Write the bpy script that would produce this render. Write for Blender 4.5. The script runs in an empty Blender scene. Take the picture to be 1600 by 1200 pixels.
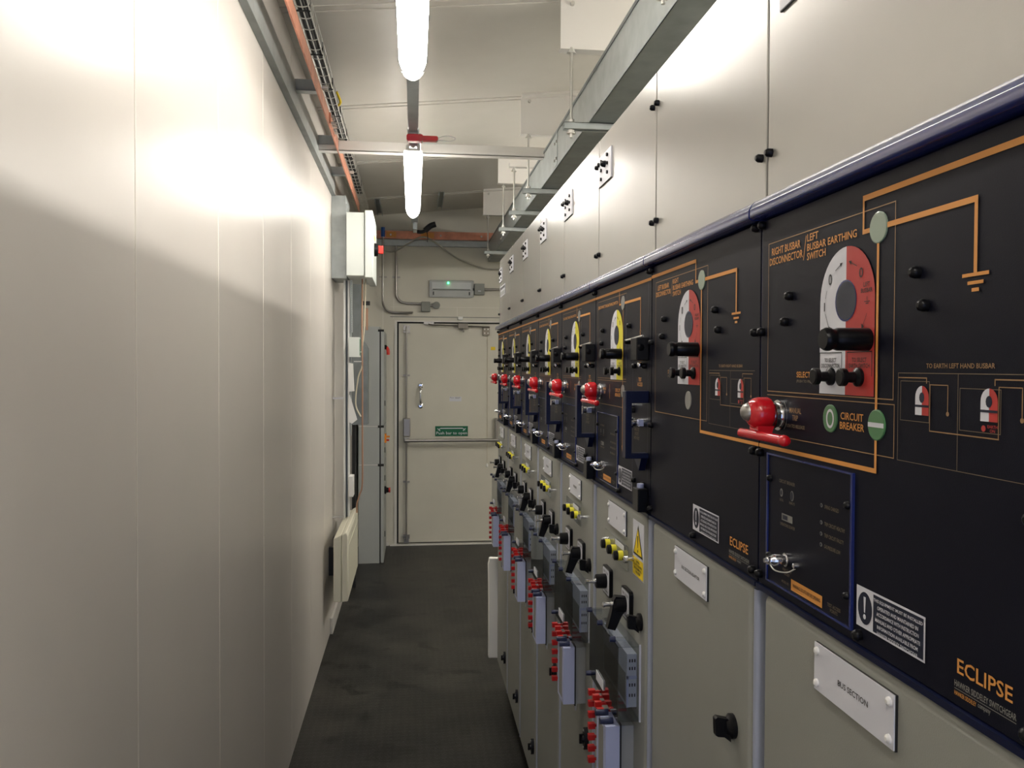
import bpy, bmesh, math, random
from mathutils import Vector, Matrix
random.seed(7)
C = bpy.context.scene.collection
SC = bpy.context.scene
PI = math.pi

# ------------------------------------------------------------------ camera, world, exposure
cam_d = bpy.data.cameras.new('camera'); cam = bpy.data.objects.new('camera', cam_d); C.objects.link(cam)
cam_d.sensor_width = 36; cam_d.lens = 1310/1600*36; cam_d.clip_start = .02
right = Vector((0.99306731, -0.11747452*-1*-1, 0.00412893))
R0 = (0.99306731, -0.11747452, 0.00412893)
R1 = (0.00164646, -0.0212212, -0.99977345)
R2 = (0.11753552, 0.99284913, -0.02088067)
M = Matrix(((R0[0], -R1[0], -R2[0], 0), (R0[1], -R1[1], -R2[1], 0), (R0[2], -R1[2], -R2[2], 1.64), (0, 0, 0, 1)))
cam.matrix_world = M
SC.camera = cam
SC.view_settings.view_transform = 'Standard'; SC.view_settings.look = 'None'
SC.view_settings.exposure = 0.0; SC.view_settings.gamma = 1; SC.view_settings.use_curve_mapping = False
w = bpy.data.worlds.new('sky'); SC.world = w; w.use_nodes = True
w.node_tree.nodes['Background'].inputs[0].default_value = (.42, .55, 1, 1)
w.node_tree.nodes['Background'].inputs[1].default_value = 2.2
LAMP = 33.0           # emission of the lit tubes
LAMPCOL = (1, .945, .865)
# daylight portal at the open doorway behind the camera
pl = bpy.data.lights.new('daylight_portal', 'AREA'); pl.shape = 'RECTANGLE'; pl.size = .9; pl.size_y = 2.0
pl.cycles.is_portal = True
plo = bpy.data.objects.new('daylight_portal', pl); C.objects.link(plo)
plo.location = (0, -2.44, 1.02); plo.rotation_euler = (PI/2, 0, PI)

# ------------------------------------------------------------------ materials
MATS = {}
def mat(name, col, rough=.5, metal=0, bump=0, bscale=200, var=0, vscale=8, spec=.5, coat=0, emit=None, es=0, trans=0, ior=1.45):
    m = bpy.data.materials.new(name); m.use_nodes = True
    nt = m.node_tree; b = nt.nodes['Principled BSDF']
    b.inputs['Base Color'].default_value = (*col, 1); b.inputs['Roughness'].default_value = rough
    b.inputs['Metallic'].default_value = metal; b.inputs['Specular IOR Level'].default_value = spec
    b.inputs['Coat Weight'].default_value = coat; b.inputs['Transmission Weight'].default_value = trans
    b.inputs['IOR'].default_value = ior
    if emit: b.inputs['Emission Color'].default_value = (*emit, 1); b.inputs['Emission Strength'].default_value = es
    if bump or var:
        tc = nt.nodes.new('ShaderNodeTexCoord')
    if bump:
        n = nt.nodes.new('ShaderNodeTexNoise'); n.inputs['Scale'].default_value = bscale; n.inputs['Detail'].default_value = 2
        nt.links.new(tc.outputs['Object'], n.inputs['Vector'])
        bp = nt.nodes.new('ShaderNodeBump'); bp.inputs['Strength'].default_value = bump; bp.inputs['Distance'].default_value = .002
        nt.links.new(n.outputs[0], bp.inputs['Height']); nt.links.new(bp.outputs[0], b.inputs['Normal'])
    if var:
        n = nt.nodes.new('ShaderNodeTexNoise'); n.inputs['Scale'].default_value = vscale; n.inputs['Detail'].default_value = 4
        nt.links.new(tc.outputs['Object'], n.inputs['Vector'])
        r = nt.nodes.new('ShaderNodeValToRGB')
        r.color_ramp.elements[0].position = .3; r.color_ramp.elements[1].position = .7
        r.color_ramp.elements[0].color = (*[max(0, c*(1-var)) for c in col], 1)
        r.color_ramp.elements[1].color = (*[min(1, c*(1+var)) for c in col], 1)
        nt.links.new(n.outputs[0], r.inputs[0]); nt.links.new(r.outputs[0], b.inputs['Base Color'])
    MATS[name] = m
    return m
mat('wall_white', (.60, .565, .525), .29, bump=.06, bscale=450, var=.02, vscale=3)
mat('wall_end', (.60, .58, .50), .5, bump=.05, bscale=300, var=.03, vscale=4)
mat('ceiling_white', (.54, .52, .47), .38, var=.02)
mat('seam', (.75, .72, .66), .6)
mat('white_steel', (.68, .66, .62), .35)
mat('upper_panel', (.36, .35, .325), .25, .3, bump=.03, bscale=600, var=.02, vscale=5)
mat('door_grey', (.27, .275, .245), .42, bump=.12, bscale=700, var=.03)
mat('housing_grey', (.25, .25, .22), .5)
mat('plinth', (.02, .02, .02), .7)
mat('fascia', (.0055, .006, .0125), .44, spec=.15, bump=.05, bscale=900)
mat('navy', (.016, .026, .13), .2, coat=.4)
mat('navy_dark', (.004, .007, .030), .35, spec=.3)
mat('orange', (.62, .27, .06), .55)
mat('thin_orange', (.30, .18, .08), .55)
mat('print_white', (.62, .63, .68), .5)
mat('print_red', (.42, .035, .03), .5)
mat('print_yellow', (.68, .62, .03), .5)
mat('print_black', (.012, .012, .012), .5)
mat('print_grey', (.22, .22, .20), .5)
mat('dark_text', (.17, .13, .08), .5)
mat('recess', (.008, .012, .03), .4)
mat('indicator', (.20, .27, .20), .3, coat=.5)
mat('indicator_green', (.07, .20, .08), .3, coat=.5)
mat('indicator_grey', (.20, .20, .19), .3, coat=.5)
mat('black_plastic', (.005, .005, .006), .28, spec=.22)
mat('red_link', (.40, .012, .010), .4, spec=.3)
mat('black_matt', (.006, .006, .007), .5, spec=.3)
mat('strip_lilac', (.33, .36, .45), .35)
mat('red_plastic', (.55, .008, .015), .22, coat=.6)
mat('chrome', (.75, .75, .76), .12, 1)
mat('steel', (.55, .54, .5), .35, .6)
mat('galv', (.36, .39, .385), .38, .35, var=.12, vscale=14)
mat('galv_dark', (.20, .22, .22), .45, .6, var=.15, vscale=10)  # darker galv: shade painted on undersides, also the duct's own dark grey
mat('copper', (.58, .25, .16), .42, .4, var=.25, vscale=12)
mat('floor_rubber', (.017, .017, .016), .38, spec=.3)
mat('heater', (.66, .64, .52), .4)
mat('box_white', (.62, .66, .63), .4)
mat('cab_grey', (.36, .38, .37), .45)
mat('plastic_white', (.72, .72, .70), .45)
mat('paper', (.75, .75, .74), .8)
mat('relay_white', (.52, .54, .62), .45)
mat('block_white', (.42, .46, .66), .4)
mat('block_grey', (.30, .31, .31), .4)
mat('foam', (.80, .79, .74), .9, bump=.3, bscale=60)
mat('cable_black', (.01, .01, .01), .5)
mat('cable_brown', (.35, .20, .13), .5)
mat('cable_cream', (.55, .5, .38), .5)
mat('cable_grey', (.36, .35, .30), .5)
mat('blue_plastic', (.01, .07, .30), .4)
mat('navy_cap', (.01, .015, .05), .3)
mat('orange_plastic', (.75, .25, .02), .4)
mat('red_soft', (.6, .03, .02), .4)
mat('sign_green', (0, .11, .05), .5)
mat('sign_yellow', (.80, .58, .01), .5)
mat('grey_box', (.22, .23, .21), .5)
mat('lamp_body', (.55, .55, .52), .4)
mat('lamp_lit', (.8, .8, .8), .5, emit=LAMPCOL, es=LAMP)
mat('lamp_lit_rear', (.8, .8, .8), .5, emit=LAMPCOL, es=LAMP*2.3)
mat('led_green', (.1, .8, .3), .5, emit=(.05, 1, .3), es=12)
mat('stainless', (.36, .345, .32), .35, .8)
mat('handle_bronze', (.16, .145, .12), .35, .8)
mat('stain', (.012, .012, .011), .5)
# clear polycarbonate: see-through with a fresnel sheen
def clear(name, tint, base=.06):
    m = bpy.data.materials.new(name); m.use_nodes = True; nt = m.node_tree; nt.nodes.clear()
    o = nt.nodes.new('ShaderNodeOutputMaterial'); t = nt.nodes.new('ShaderNodeBsdfTransparent'); g = nt.nodes.new('ShaderNodeBsdfGlossy')
    t.inputs[0].default_value = (*tint, 1); g.inputs['Roughness'].default_value = .04
    x = nt.nodes.new('ShaderNodeMixShader'); f = nt.nodes.new('ShaderNodeFresnel'); f.inputs[0].default_value = 1.5
    a = nt.nodes.new('ShaderNodeMath'); a.operation = 'ADD'; a.inputs[1].default_value = base
    gm = nt.nodes.new('ShaderNodeNewGeometry'); iv = nt.nodes.new('ShaderNodeMath'); iv.operation = 'SUBTRACT'; iv.inputs[0].default_value = 1
    mu = nt.nodes.new('ShaderNodeMath'); mu.operation = 'MULTIPLY'; nt.links.new(gm.outputs['Backfacing'], iv.inputs[1])
    nt.links.new(f.outputs[0], a.inputs[0]); nt.links.new(a.outputs[0], mu.inputs[0]); nt.links.new(iv.outputs[0], mu.inputs[1]); nt.links.new(mu.outputs[0], x.inputs[0])
    nt.links.new(t.outputs[0], x.inputs[1]); nt.links.new(g.outputs[0], x.inputs[2]); nt.links.new(x.outputs[0], o.inputs[0])
    MATS[name] = m
clear('clear_plastic', (.86, .88, .90)); clear('clear_dark', (.42, .44, .45), .22)  # second one: dark reflection of the clear cover front put into its tint
# rubber floor with a tread relief, dusty patches and scuffs
def floor_mat():
    m = MATS['floor_rubber']; nt = m.node_tree; b = nt.nodes['Principled BSDF']
    tc = nt.nodes.new('ShaderNodeTexCoord')
    mp = nt.nodes.new('ShaderNodeMapping'); mp.inputs['Rotation'].default_value = (0, 0, PI/4)
    nt.links.new(tc.outputs['Object'], mp.inputs[0])
    v = nt.nodes.new('ShaderNodeTexChecker'); v.inputs['Scale'].default_value = 42
    nt.links.new(mp.outputs[0], v.inputs['Vector'])
    n = nt.nodes.new('ShaderNodeTexNoise'); n.inputs['Scale'].default_value = 160; nt.links.new(tc.outputs['Object'], n.inputs['Vector'])
    ad = nt.nodes.new('ShaderNodeMath'); ad.operation = 'MULTIPLY'
    nt.links.new(v.outputs['Fac'], ad.inputs[0]); nt.links.new(n.outputs[0], ad.inputs[1])
    bp = nt.nodes.new('ShaderNodeBump'); bp.inputs['Strength'].default_value = .7; bp.inputs['Distance'].default_value = .003
    nt.links.new(ad.outputs[0], bp.inputs['Height']); nt.links.new(bp.outputs[0], b.inputs['Normal'])
    d = nt.nodes.new('ShaderNodeTexNoise'); d.inputs['Scale'].default_value = 3.2; d.inputs['Detail'].default_value = 6; d.inputs['Roughness'].default_value = .65
    nt.links.new(tc.outputs['Object'], d.inputs['Vector'])
    r = nt.nodes.new('ShaderNodeValToRGB'); r.color_ramp.elements[0].position = .36; r.color_ramp.elements[1].position = .7
    r.color_ramp.elements[0].color = (.009, .009, .009, 1); r.color_ramp.elements[1].color = (.036, .034, .029, 1)
    nt.links.new(d.outputs[0], r.inputs[0])
    vo = nt.nodes.new('ShaderNodeTexVoronoi'); vo.inputs['Scale'].default_value = 26; nt.links.new(tc.outputs['Object'], vo.inputs['Vector'])   # pale grit
    lt = nt.nodes.new('ShaderNodeMath'); lt.operation = 'LESS_THAN'; lt.inputs[1].default_value = .045; nt.links.new(vo.outputs['Distance'], lt.inputs[0])
    s2 = nt.nodes.new('ShaderNodeTexNoise'); s2.inputs['Scale'].default_value = 5.5; s2.inputs['Detail'].default_value = 1; nt.links.new(tc.outputs['Object'], s2.inputs['Vector'])  # oily scuffs
    r2 = nt.nodes.new('ShaderNodeValToRGB'); r2.color_ramp.elements[0].position = .32; r2.color_ramp.elements[1].position = .37; r2.color_ramp.elements[0].color = (.35, .35, .35, 1); nt.links.new(s2.outputs[0], r2.inputs[0])
    m1 = nt.nodes.new('ShaderNodeMix'); m1.data_type = 'RGBA'; m1.blend_type = 'MULTIPLY'; m1.inputs[0].default_value = 1; nt.links.new(r.outputs[0], m1.inputs[6]); nt.links.new(r2.outputs[0], m1.inputs[7])
    m2 = nt.nodes.new('ShaderNodeMix'); m2.data_type = 'RGBA'; m2.inputs[7].default_value = (.16, .155, .14, 1); nt.links.new(lt.outputs[0], m2.inputs[0]); nt.links.new(m1.outputs[2], m2.inputs[6])
    nt.links.new(m2.outputs[2], b.inputs['Base Color'])
floor_mat()

# ------------------------------------------------------------------ mesh building
class MB:
    """collects shapes (each with its material) that become ONE mesh"""
    def __init__(s): s.v = []; s.f = []; s.m = []; s.names = []; s.sm = []
    def mi(s, n):
        if n not in s.names: s.names.append(n)
        return s.names.index(n)
    def add(s, vs, fs, m, smooth=False):
        if smooth and len(fs) < 3: smooth = False
        o = len(s.v); s.v += [tuple(v) for v in vs]; k = s.mi(m)
        for f in fs: s.f.append(tuple(o+i for i in f)); s.m.append(k); s.sm.append(smooth)
    def box(s, x0, x1, y0, y1, z0, z1, m):
        vs = [(x, y, z) for x in (x0, x1) for y in (y0, y1) for z in (z0, z1)]
        s.add(vs, [(0,1,3,2), (4,6,7,5), (0,4,5,1), (2,3,7,6), (0,2,6,4), (1,5,7,3)], m); return s
    def cyl(s, p, q, r, m, r2=None, n=16, cap=True):
        p = Vector(p); q = Vector(q); d = (q-p).normalized(); r2 = r if r2 is None else r2
        a = d.orthogonal().normalized(); b = d.cross(a); vs = []
        for c, rr in ((p, r), (q, r2)):
            for i in range(n): t = 2*PI*i/n; vs.append(c+a*math.cos(t)*rr+b*math.sin(t)*rr)
        s.add(vs, [(i, (i+1) % n, n+(i+1) % n, n+i) for i in range(n)], m, True)
        if cap: s.add(vs, [tuple(range(n))[::-1], tuple(range(n, 2*n))], m)
        return s
    def lathe(s, p, axis, prof, m, n=20):
        """prof: (distance along axis, radius)"""
        p = Vector(p); d = Vector(axis).normalized(); a = d.orthogonal().normalized(); b = d.cross(a); vs = []
        for h, r in prof:
            for i in range(n): t = 2*PI*i/n; vs.append(p+d*h+a*math.cos(t)*r+b*math.sin(t)*r)
        fs = []
        for k in range(len(prof)-1):
            for i in range(n): fs.append((k*n+i, k*n+(i+1) % n, (k+1)*n+(i+1) % n, (k+1)*n+i))
        s.add(vs, fs, m, True); e = (len(prof)-1)*n
        s.add(vs, [tuple(range(n))[::-1], tuple(range(e, e+n))], m); return s
    def tube(s, pts, r, m, n=8, rad=None):
        pts = [Vector(p) for p in pts]
        if len(pts) > 2: pts = smooth_path(pts)
        vs = []; N = len(pts); prev = None
        for i, p in enumerate(pts):
            d = (pts[min(i+1, N-1)]-pts[max(i-1, 0)]).normalized()
            a = d.orthogonal().normalized() if prev is None else (prev-d*prev.dot(d)).normalized()
            prev = a; b = d.cross(a)
            for k in range(n): t = 2*PI*k/n; vs.append(p+a*math.cos(t)*r+b*math.sin(t)*r)
        fs = [(i*n+k, i*n+(k+1) % n, (i+1)*n+(k+1) % n, (i+1)*n+k) for i in range(N-1) for k in range(n)]
        s.add(vs, fs, m, True); s.add(vs, [tuple(range(n))[::-1], tuple(range((N-1)*n, N*n))], m); return s
    def prism(s, poly, m, axis, a0, a1, smooth=False):
        """poly: 2D outline; axis 'x': (y,z) 'y': (x,z) 'z': (x,y)"""
        def P(u, v, a): return {'x': (a, u, v), 'y': (u, a, v), 'z': (u, v, a)}[axis]
        n = len(poly); vs = [P(u, v, a0) for u, v in poly]+[P(u, v, a1) for u, v in poly]
        s.add(vs, [(i, (i+1) % n, n+(i+1) % n, n+i) for i in range(n)], m, smooth)
        s.add(vs, [tuple(range(n))[::-1], tuple(range(n, 2*n))], m); return s
    # ---- printed graphics on a plane facing the aisle: u runs towards the camera (-Y), z up, x = level of the print
    def pr(s, u0, u1, z0, z1, m, x): s.add([(x, -u0, z0), (x, -u1, z0), (x, -u1, z1), (x, -u0, z1)], [(0, 1, 2, 3)], m); return s
    def poly(s, pts, m, x): s.add([(x, -u, z) for u, z in pts], [tuple(range(len(pts)))], m); return s
    def disc(s, u, z, r, m, x, n=28, a0=0, a1=360, rz=None):
        rz = rz or r
        s.poly([(u+r*math.cos(math.radians(a0+(a1-a0)*i/n)), z+rz*math.sin(math.radians(a0+(a1-a0)*i/n))) for i in range(n+(0 if a1-a0 == 360 else 1))], m, x); return s
    def frame(s, u0, u1, z0, z1, t, m, x, sides='lrtb'):
        if 't' in sides: s.pr(u0, u1, z1-t, z1, m, x); z1 -= t
        if 'b' in sides: s.pr(u0, u1, z0, z0+t, m, x); z0 += t
        if 'l' in sides: s.pr(u0, u0+t, z0, z1, m, x)
        if 'r' in sides: s.pr(u1-t, u1, z0, z1, m, x)
        return s
    def line(s, p, q, t, m, x):
        (u0, z0), (u1, z1) = p, q; L = math.hypot(u1-u0, z1-z0); nx = -(z1-z0)/L*t/2; nz = (u1-u0)/L*t/2
        s.poly([(u0-nx, z0-nz), (u1-nx, z1-nz), (u1+nx, z1+nz), (u0+nx, z0+nz)], m, x); return s
    def text(s, t, u0, u1, z0, z1, m, x, plane='x'):
        vs, fs, bb = text_mesh(t); W = bb[2]-bb[0]; H = bb[3]-bb[1]
        out = []
        for a, b in vs:
            uu = u0+(a-bb[0])/W*(u1-u0); zz = z0+(b-bb[1])/H*(z1-z0)
            out.append((x, -uu, zz) if plane == 'x' else (uu, x, zz))
        s.add(out, fs, m); return s
    def build(s, name, parent=None, bevel=0, seg=2, label=None):
        me = bpy.data.meshes.new(name); me.from_pydata(s.v, [], s.f)
        for n in s.names: me.materials.append(MATS[n])
        me.polygons.foreach_set('material_index', s.m); me.polygons.foreach_set('use_smooth', s.sm); me.update()
        bm = bmesh.new(); bm.from_mesh(me)
        if bevel:
            bmesh.ops.remove_doubles(bm, verts=bm.verts, dist=1e-6)
            es = [e for e in bm.edges if len(e.link_faces) == 2 and e.calc_face_angle(0) > .6]
            bm.normal_update(); flat = {tuple(round(c, 3) for c in f.normal) for f in bm.faces if not f.smooth}
            bmesh.ops.bevel(bm, geom=es, offset=bevel, segments=seg, affect='EDGES', profile=.5, clamp_overlap=True)
            bm.normal_update()
            for f in bm.faces: f.smooth = tuple(round(c, 3) for c in f.normal) not in flat
        for e in bm.edges: e.smooth = len(e.link_faces) == 2 and e.calc_face_angle(0) < (1.1 if bevel else .75)
        bm.to_mesh(me); bm.free()
        o = bpy.data.objects.new(name, me); C.objects.link(o)
        if parent: o.parent = parent
        if label: o['label'] = label
        return o
def smooth_path(pts, n=6):
    out = []; P = [pts[0]]+pts+[pts[-1]]
    for i in range(1, len(P)-2):
        p0, p1, p2, p3 = P[i-1:i+3]
        for k in range(n):
            t = k/n; out.append(.5*((2*p1)+(-p0+p2)*t+(2*p0-5*p1+4*p2-p3)*t*t+(-p0+3*p1-3*p2+p3)*t**3))
    out.append(pts[-1]); return out
TC = {}
def text_mesh(t):
    if t in TC: return TC[t]
    cu = bpy.data.curves.new('txt', 'FONT'); cu.body = t; cu.resolution_u = 2; cu.offset = .012; cu.align_x = 'CENTER'
    if '\n' in t: cu.space_line = .95
    o = bpy.data.objects.new('txt', cu); C.objects.link(o)
    dg = bpy.context.evaluated_depsgraph_get(); dg.update()
    me = bpy.data.meshes.new_from_object(o.evaluated_get(dg))
    vs = [(v.co.x, v.co.y) for v in me.vertices]; fs = [tuple(p.vertices) for p in me.polygons]
    xs = [v[0] for v in vs]; ys = [v[1] for v in vs]
    bpy.data.objects.remove(o); bpy.data.curves.remove(cu); bpy.data.meshes.remove(me)
    TC[t] = (vs, fs, (min(xs), min(ys), max(xs), max(ys))); return TC[t]
def rnd(a, b, c, d, r, n=5):
    """rounded rectangle outline"""
    out = []
    for cx, cy, s in ((b-r, d-r, 0), (a+r, d-r, 90), (a+r, c+r, 180), (b-r, c+r, 270)):
        for i in range(n+1): t = math.radians(s+90*i/n); out.append((cx+r*math.cos(t), cy+r*math.sin(t)))
    return out
def thing(name, label, cat, loc=(0, 0, 0), group=None):
    o = bpy.data.objects.new(name, None); C.objects.link(o); o.location = loc; o.empty_display_size = .1
    o['label'] = label; o['category'] = cat
    if group: o['group'] = group
    return o
def tag(o, label, cat, group=None):
    o['label'] = label; o['category'] = cat
    if group: o['group'] = group
    return o
def struct(o, label, cat='room'):
    o['kind'] = 'structure'; o['label'] = label; o['category'] = cat; return o
def copy_tree(o, parent=None):
    c = o.copy(); C.objects.link(c); c.parent = parent
    for ch in list(o.children): copy_tree(ch, c)
    return c

# ------------------------------------------------------------------ room shell
XL = -.50; XR = 2.45; YE = 7.71; YB = -2.4
def zc(x): return 3.035+.095*x
struct(MB().box(XL-.1, XR+.1, YB-.1, YE+.1, -.06, 0, 'floor_rubber').build('floor'), 'black ribbed rubber floor of the narrow corridor', 'floor')
c = MB()
c.prism([(XL-.1, zc(XL-.1)), (XR+.1, zc(XR+.1)), (XR+.1, zc(XR+.1)+.08), (XL-.1, zc(XL-.1)+.08)], 'ceiling_white', 'y', YB-.1, YE+.1)
for y in (-1.6, -.38, .85, 2.07, 3.29, 4.52, 5.73, 6.95):
    c.prism([(XL, zc(XL)-.004), (XR, zc(XR)-.004), (XR, zc(XR)+.001), (XL, zc(XL)+.001)], 'ceiling_white', 'y', y-.03, y-.022)
    c.prism([(XL, zc(XL)-.004), (XR, zc(XR)-.004), (XR, zc(XR)+.001), (XL, zc(XL)+.001)], 'ceiling_white', 'y', y+.022, y+.03)
struct(c.build('ceiling'), 'off-white sloping panelled ceiling with joint lines', 'ceiling')
# left wall: panels of .655 m with dark joints
wl = MB(); wl.box(XL-.1, XL-.006, YB, YE, 0, 3.0, 'seam'); y = 1.597-.655*7
while y < YE:
    y0 = max(y+.0024, YB); y1 = min(y+.655-.0024, YE)
    if y1 > y0: wl.box(XL-.02, XL, y0, y1, 0, zc(XL)+.004, 'wall_white')
    y += .655
struct(wl.build('wall_left', bevel=.0020, seg=2), 'glossy off-white panelled partition wall along the left side', 'wall')
struct(MB().box(XR, XR+.1, YB, YE, 0, 3.3, 'wall_end').build('wall_right'), 'right outer wall behind the switchgear', 'wall')
wb = MB()
wb.box(XL-.1, -.45, YB-.1, YB, 0, 3.3, 'wall_end'); wb.box(.45, XR+.1, YB-.1, YB, 0, 3.3, 'wall_end'); wb.box(-.45, .45, YB-.1, YB, 2.05, 3.3, 'wall_end')
struct(wb.build('wall_back'), 'rear wall with the open doorway', 'wall')
# end wall with door opening -.165 .. .845
DX0, DX1, DZ = -.165, .845, 2.055
we = MB()
we.box(XL-.1, DX0, YE, YE+.12, 0, 3.3, 'wall_end'); we.box(DX1, XR+.1, YE, YE+.12, 0, 3.3, 'wall_end'); we.box(DX0, DX1, YE, YE+.12, DZ, 3.3, 'wall_end')
we.box(-.272, -.268, YE-.002, YE+.001, 0, 2.72, 'seam'); we.box(-.175, -.172, YE-.0015, YE+.001, 2.07, 2.72, 'seam')
we.box(DX0-.04, XR, YE-.004, YE+.001, 2.085, 2.092, 'grey_box'); we.box(.402, .405, YE-.002, YE+.001, 2.09, 2.18, 'seam')
we.box(-.2, XR, YE-.0015, YE+.001, 2.178, 2.181, 'seam')
struct(we.build('wall_end'), 'beige end wall around the exit door', 'wall')
struct(MB().box(XL, DX0-.05, YE-.015, YE, 0, .03, 'white_steel').build('baseboard_end'), 'pale sill strip at the foot of the end wall', 'baseboard')
struct(MB().box(XL+.0005, XL+.018, 5.18, 6.95, 0, .10, 'white_steel').build('baseboard_left', bevel=.003), 'white floor trunking at the foot of the left wall past the heater', 'baseboard')

# exit door
d = bpy.data.objects.new('door_1', None); C.objects.link(d); d.location = (DX0, YE, 0); struct(d, 'beige steel exit door with push bar and panic bolt', 'door')
def L(x): return x-DX0
fr = MB()
fr.box(0, .022, -.012, .1, 0, 2.055, 'white_steel'); fr.box(L(DX1)-.022, L(DX1), -.012, .1, 0, 2.055, 'white_steel'); fr.box(.022, L(DX1)-.022, -.012, .1, 2.043, 2.055, 'white_steel')
fr.box(-.04, L(DX1)+.04, -.03, .1, -.001, .012, 'white_steel')
fr.build('door_frame', d)
MB().box(0.022, L(DX1)-.022, .046, .050, .012, 2.043, 'print_black').box(.022, .026, .004, .046, .012, 2.043, 'print_black').box(L(DX1)-.026, L(DX1)-.022, .004, .046, .012, 2.043, 'print_black').box(.026, L(DX1)-.026, .004, .046, 2.039, 2.043, 'print_black').build('door_rebate', d)
leaf = MB().box(.037, L(DX1)-.037, .0, .045, .024, 2.029, 'wall_end').build('door_leaf', d, bevel=.002)
b = MB()
b.cyl((L(-.056), -.03, .05), (L(-.056), -.03, 2.0), .0085, 'stainless', n=12)
for z in (.07, .09, .585, 1.555, 1.95): b.box(L(-.056)-.03, L(-.056)+.03, -.035, 0, z-.008, z+.008, 'stainless')
b.box(L(-.056)-.03, L(-.056)+.03, -.022, 0, 1.965, 2.01, 'stainless'); b.box(L(-.056)-.022, L(-.056)+.022, -.02, 0, .02, .06, 'stainless')
b.build('bolt_rod', d)
b = MB(); b.box(L(-.086), L(-.02), -.065, 0, 1.0, 1.165, 'stainless'); b.box(L(-.08), L(-.026), -.085, 0, .945, 1.0, 'stainless'); b.build('latch_case', d, bevel=.008)
MB().box(L(.75), L(.80), -.065, 0, .945, 1.165, 'stainless').build('hinge_case', d, bevel=.008)
MB().cyl((L(-.07), -.10, .967), (L(.79), -.10, .967), .0155, 'stainless', n=16).cyl((L(-.055), -.10, .967), (L(-.055), -.05, .967), .016, 'stainless').cyl((L(.775), -.10, .967), (L(.775), -.05, .967), .016, 'stainless').build('push_bar', d)
b = MB(); b.tube([(L(.07), -.005, 1.455), (L(.07), -.045, 1.43), (L(.07), -.055, 1.37), (L(.07), -.045, 1.31), (L(.07), -.005, 1.285)], .0105, 'chrome', 10)
b.lathe((L(.07), 0, 1.462), (0, -1, 0), [(0, .026), (.006, .025), (.012, .012)], 'chrome'); b.lathe((L(.07), 0, 1.277), (0, -1, 0), [(0, .026), (.006, .025), (.012, .012)], 'chrome')
b.build('pull_handle', d)
b = MB(); b.box(L(.205), L(.505), -.006, 0, .998, 1.09, 'sign_green')
b.text('Push bar to open', L(.215), L(.497), 1.006, 1.040, 'print_white', -.007, 'y')
b.box(L(.255), L(.455), -.0075, -.006, 1.066, 1.074, 'print_white')
for sx, k in ((.245, 1), (.465, -1)):
    b.box(L(sx)-.003, L(sx)+.003, -.0075, -.006, 1.046, 1.060, 'print_white')
    b.tube([(L(sx)-.02*k, -.007, 1.07), (L(sx)-.008*k, -.007, 1.062), (L(sx)+.012*k, -.007, 1.072)], .0026, 'print_white', 6)
    b.tube([(L(sx)-.012*k, -.007, 1.05), (L(sx)-.008*k, -.007, 1.062), (L(sx)+.006*k, -.007, 1.046)], .002, 'print_white', 6)
b.build('push_bar_sign', d, label='green sign reading Push bar to open')
b = MB(); b.box(L(.335), L(.445), -.003, 0, 1.318, 1.36, 'print_white')
b.tube([(L(.338), -.004, 1.35), (L(.345), -.004, 1.356), (L(.353), -.004, 1.349), (L(.375), -.004, 1.35)], .0013, 'print_black', 5)
b.text('FIRE DOOR\nSECURITY', L(.385), L(.435), 1.343, 1.356, 'print_black', -.0035, 'y'); b.build('maker_label', d)
b = MB(); b.box(L(.10), L(.19), -.03, -.012, 2.02, 2.043, 'stainless'); b.build('strike_plate', d)
b = MB(); b.tube([(L(.14), -.04, 2.023), (L(.18), -.045, 2.014), (L(.3), -.045, 2.012), (L(.70), -.045, 2.0)], .006, 'handle_bronze', 6)
b.box(L(.41), L(.50), -.06, -.0, 1.985, 2.03, 'handle_bronze'); b.box(L(.455), L(.465), -.07, -.03, 1.95, 2.0, 'handle_bronze'); b.build('stay_arm', d)
b = MB(); b.box(L(.64), L(.70), -.03, -.0, 1.925, 2.0, 'handle_bronze')
for i in range(2):
    for j in range(2): b.cyl((L(.655+.03*i), -.03, 1.945+.035*j), (L(.655+.03*i), -.036, 1.945+.035*j), .006, 'steel', n=8)
b.build('stay_bracket', d)
MB().box(L(.41), L(.455), -.03, 0.0, 2.065, 2.095, 'plastic_white').build('door_contact', d, bevel=.003)
b = MB(); b.cyl((L(.683), -.01, 1.97), (L(.683), -.01, .74), .002, 'cable_cream', n=6); b.lathe((L(.683), -.01, .745), (0, 0, -1), [(0, .003), (.01, .010), (.03, .011), (.035, .004)], 'plastic_white', 10); b.build('pull_cord', d)
MB().box(L(.715), L(.755), -.004, 0, 1.79, 1.82, 'sign_yellow').build('yellow_sticker', d)

# ceiling purlins (right side), one per joint
for i, y in enumerate((-.4, .83, 2.04, 3.28, 4.50, 5.72, 6.93)):
    p = MB(); x0 = .575; zt = zc(x0)
    p.prism([(x0, 2.895), (XR, 2.895), (XR, zc(XR)), (x0, zt)], 'white_steel', 'y', y-.003, y+.003)
    p.box(x0, XR, y-.005, y+.045, 2.890, 2.896, 'white_steel')
    p.prism([(x0, zt-.012), (XR, zc(XR)-.012), (XR, zc(XR)), (x0, zt)], 'white_steel', 'y', y-.055, y-.003)
    p.cyl((x0+.045, y-.005, zt-.025), (x0+.045, y-.018, zt-.025), .009, 'steel', n=6)
    struct(p.build('trim_%d' % (i+1)), 'white folded steel purlin under the ceiling carrying a hanger rod', 'purlin')

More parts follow.
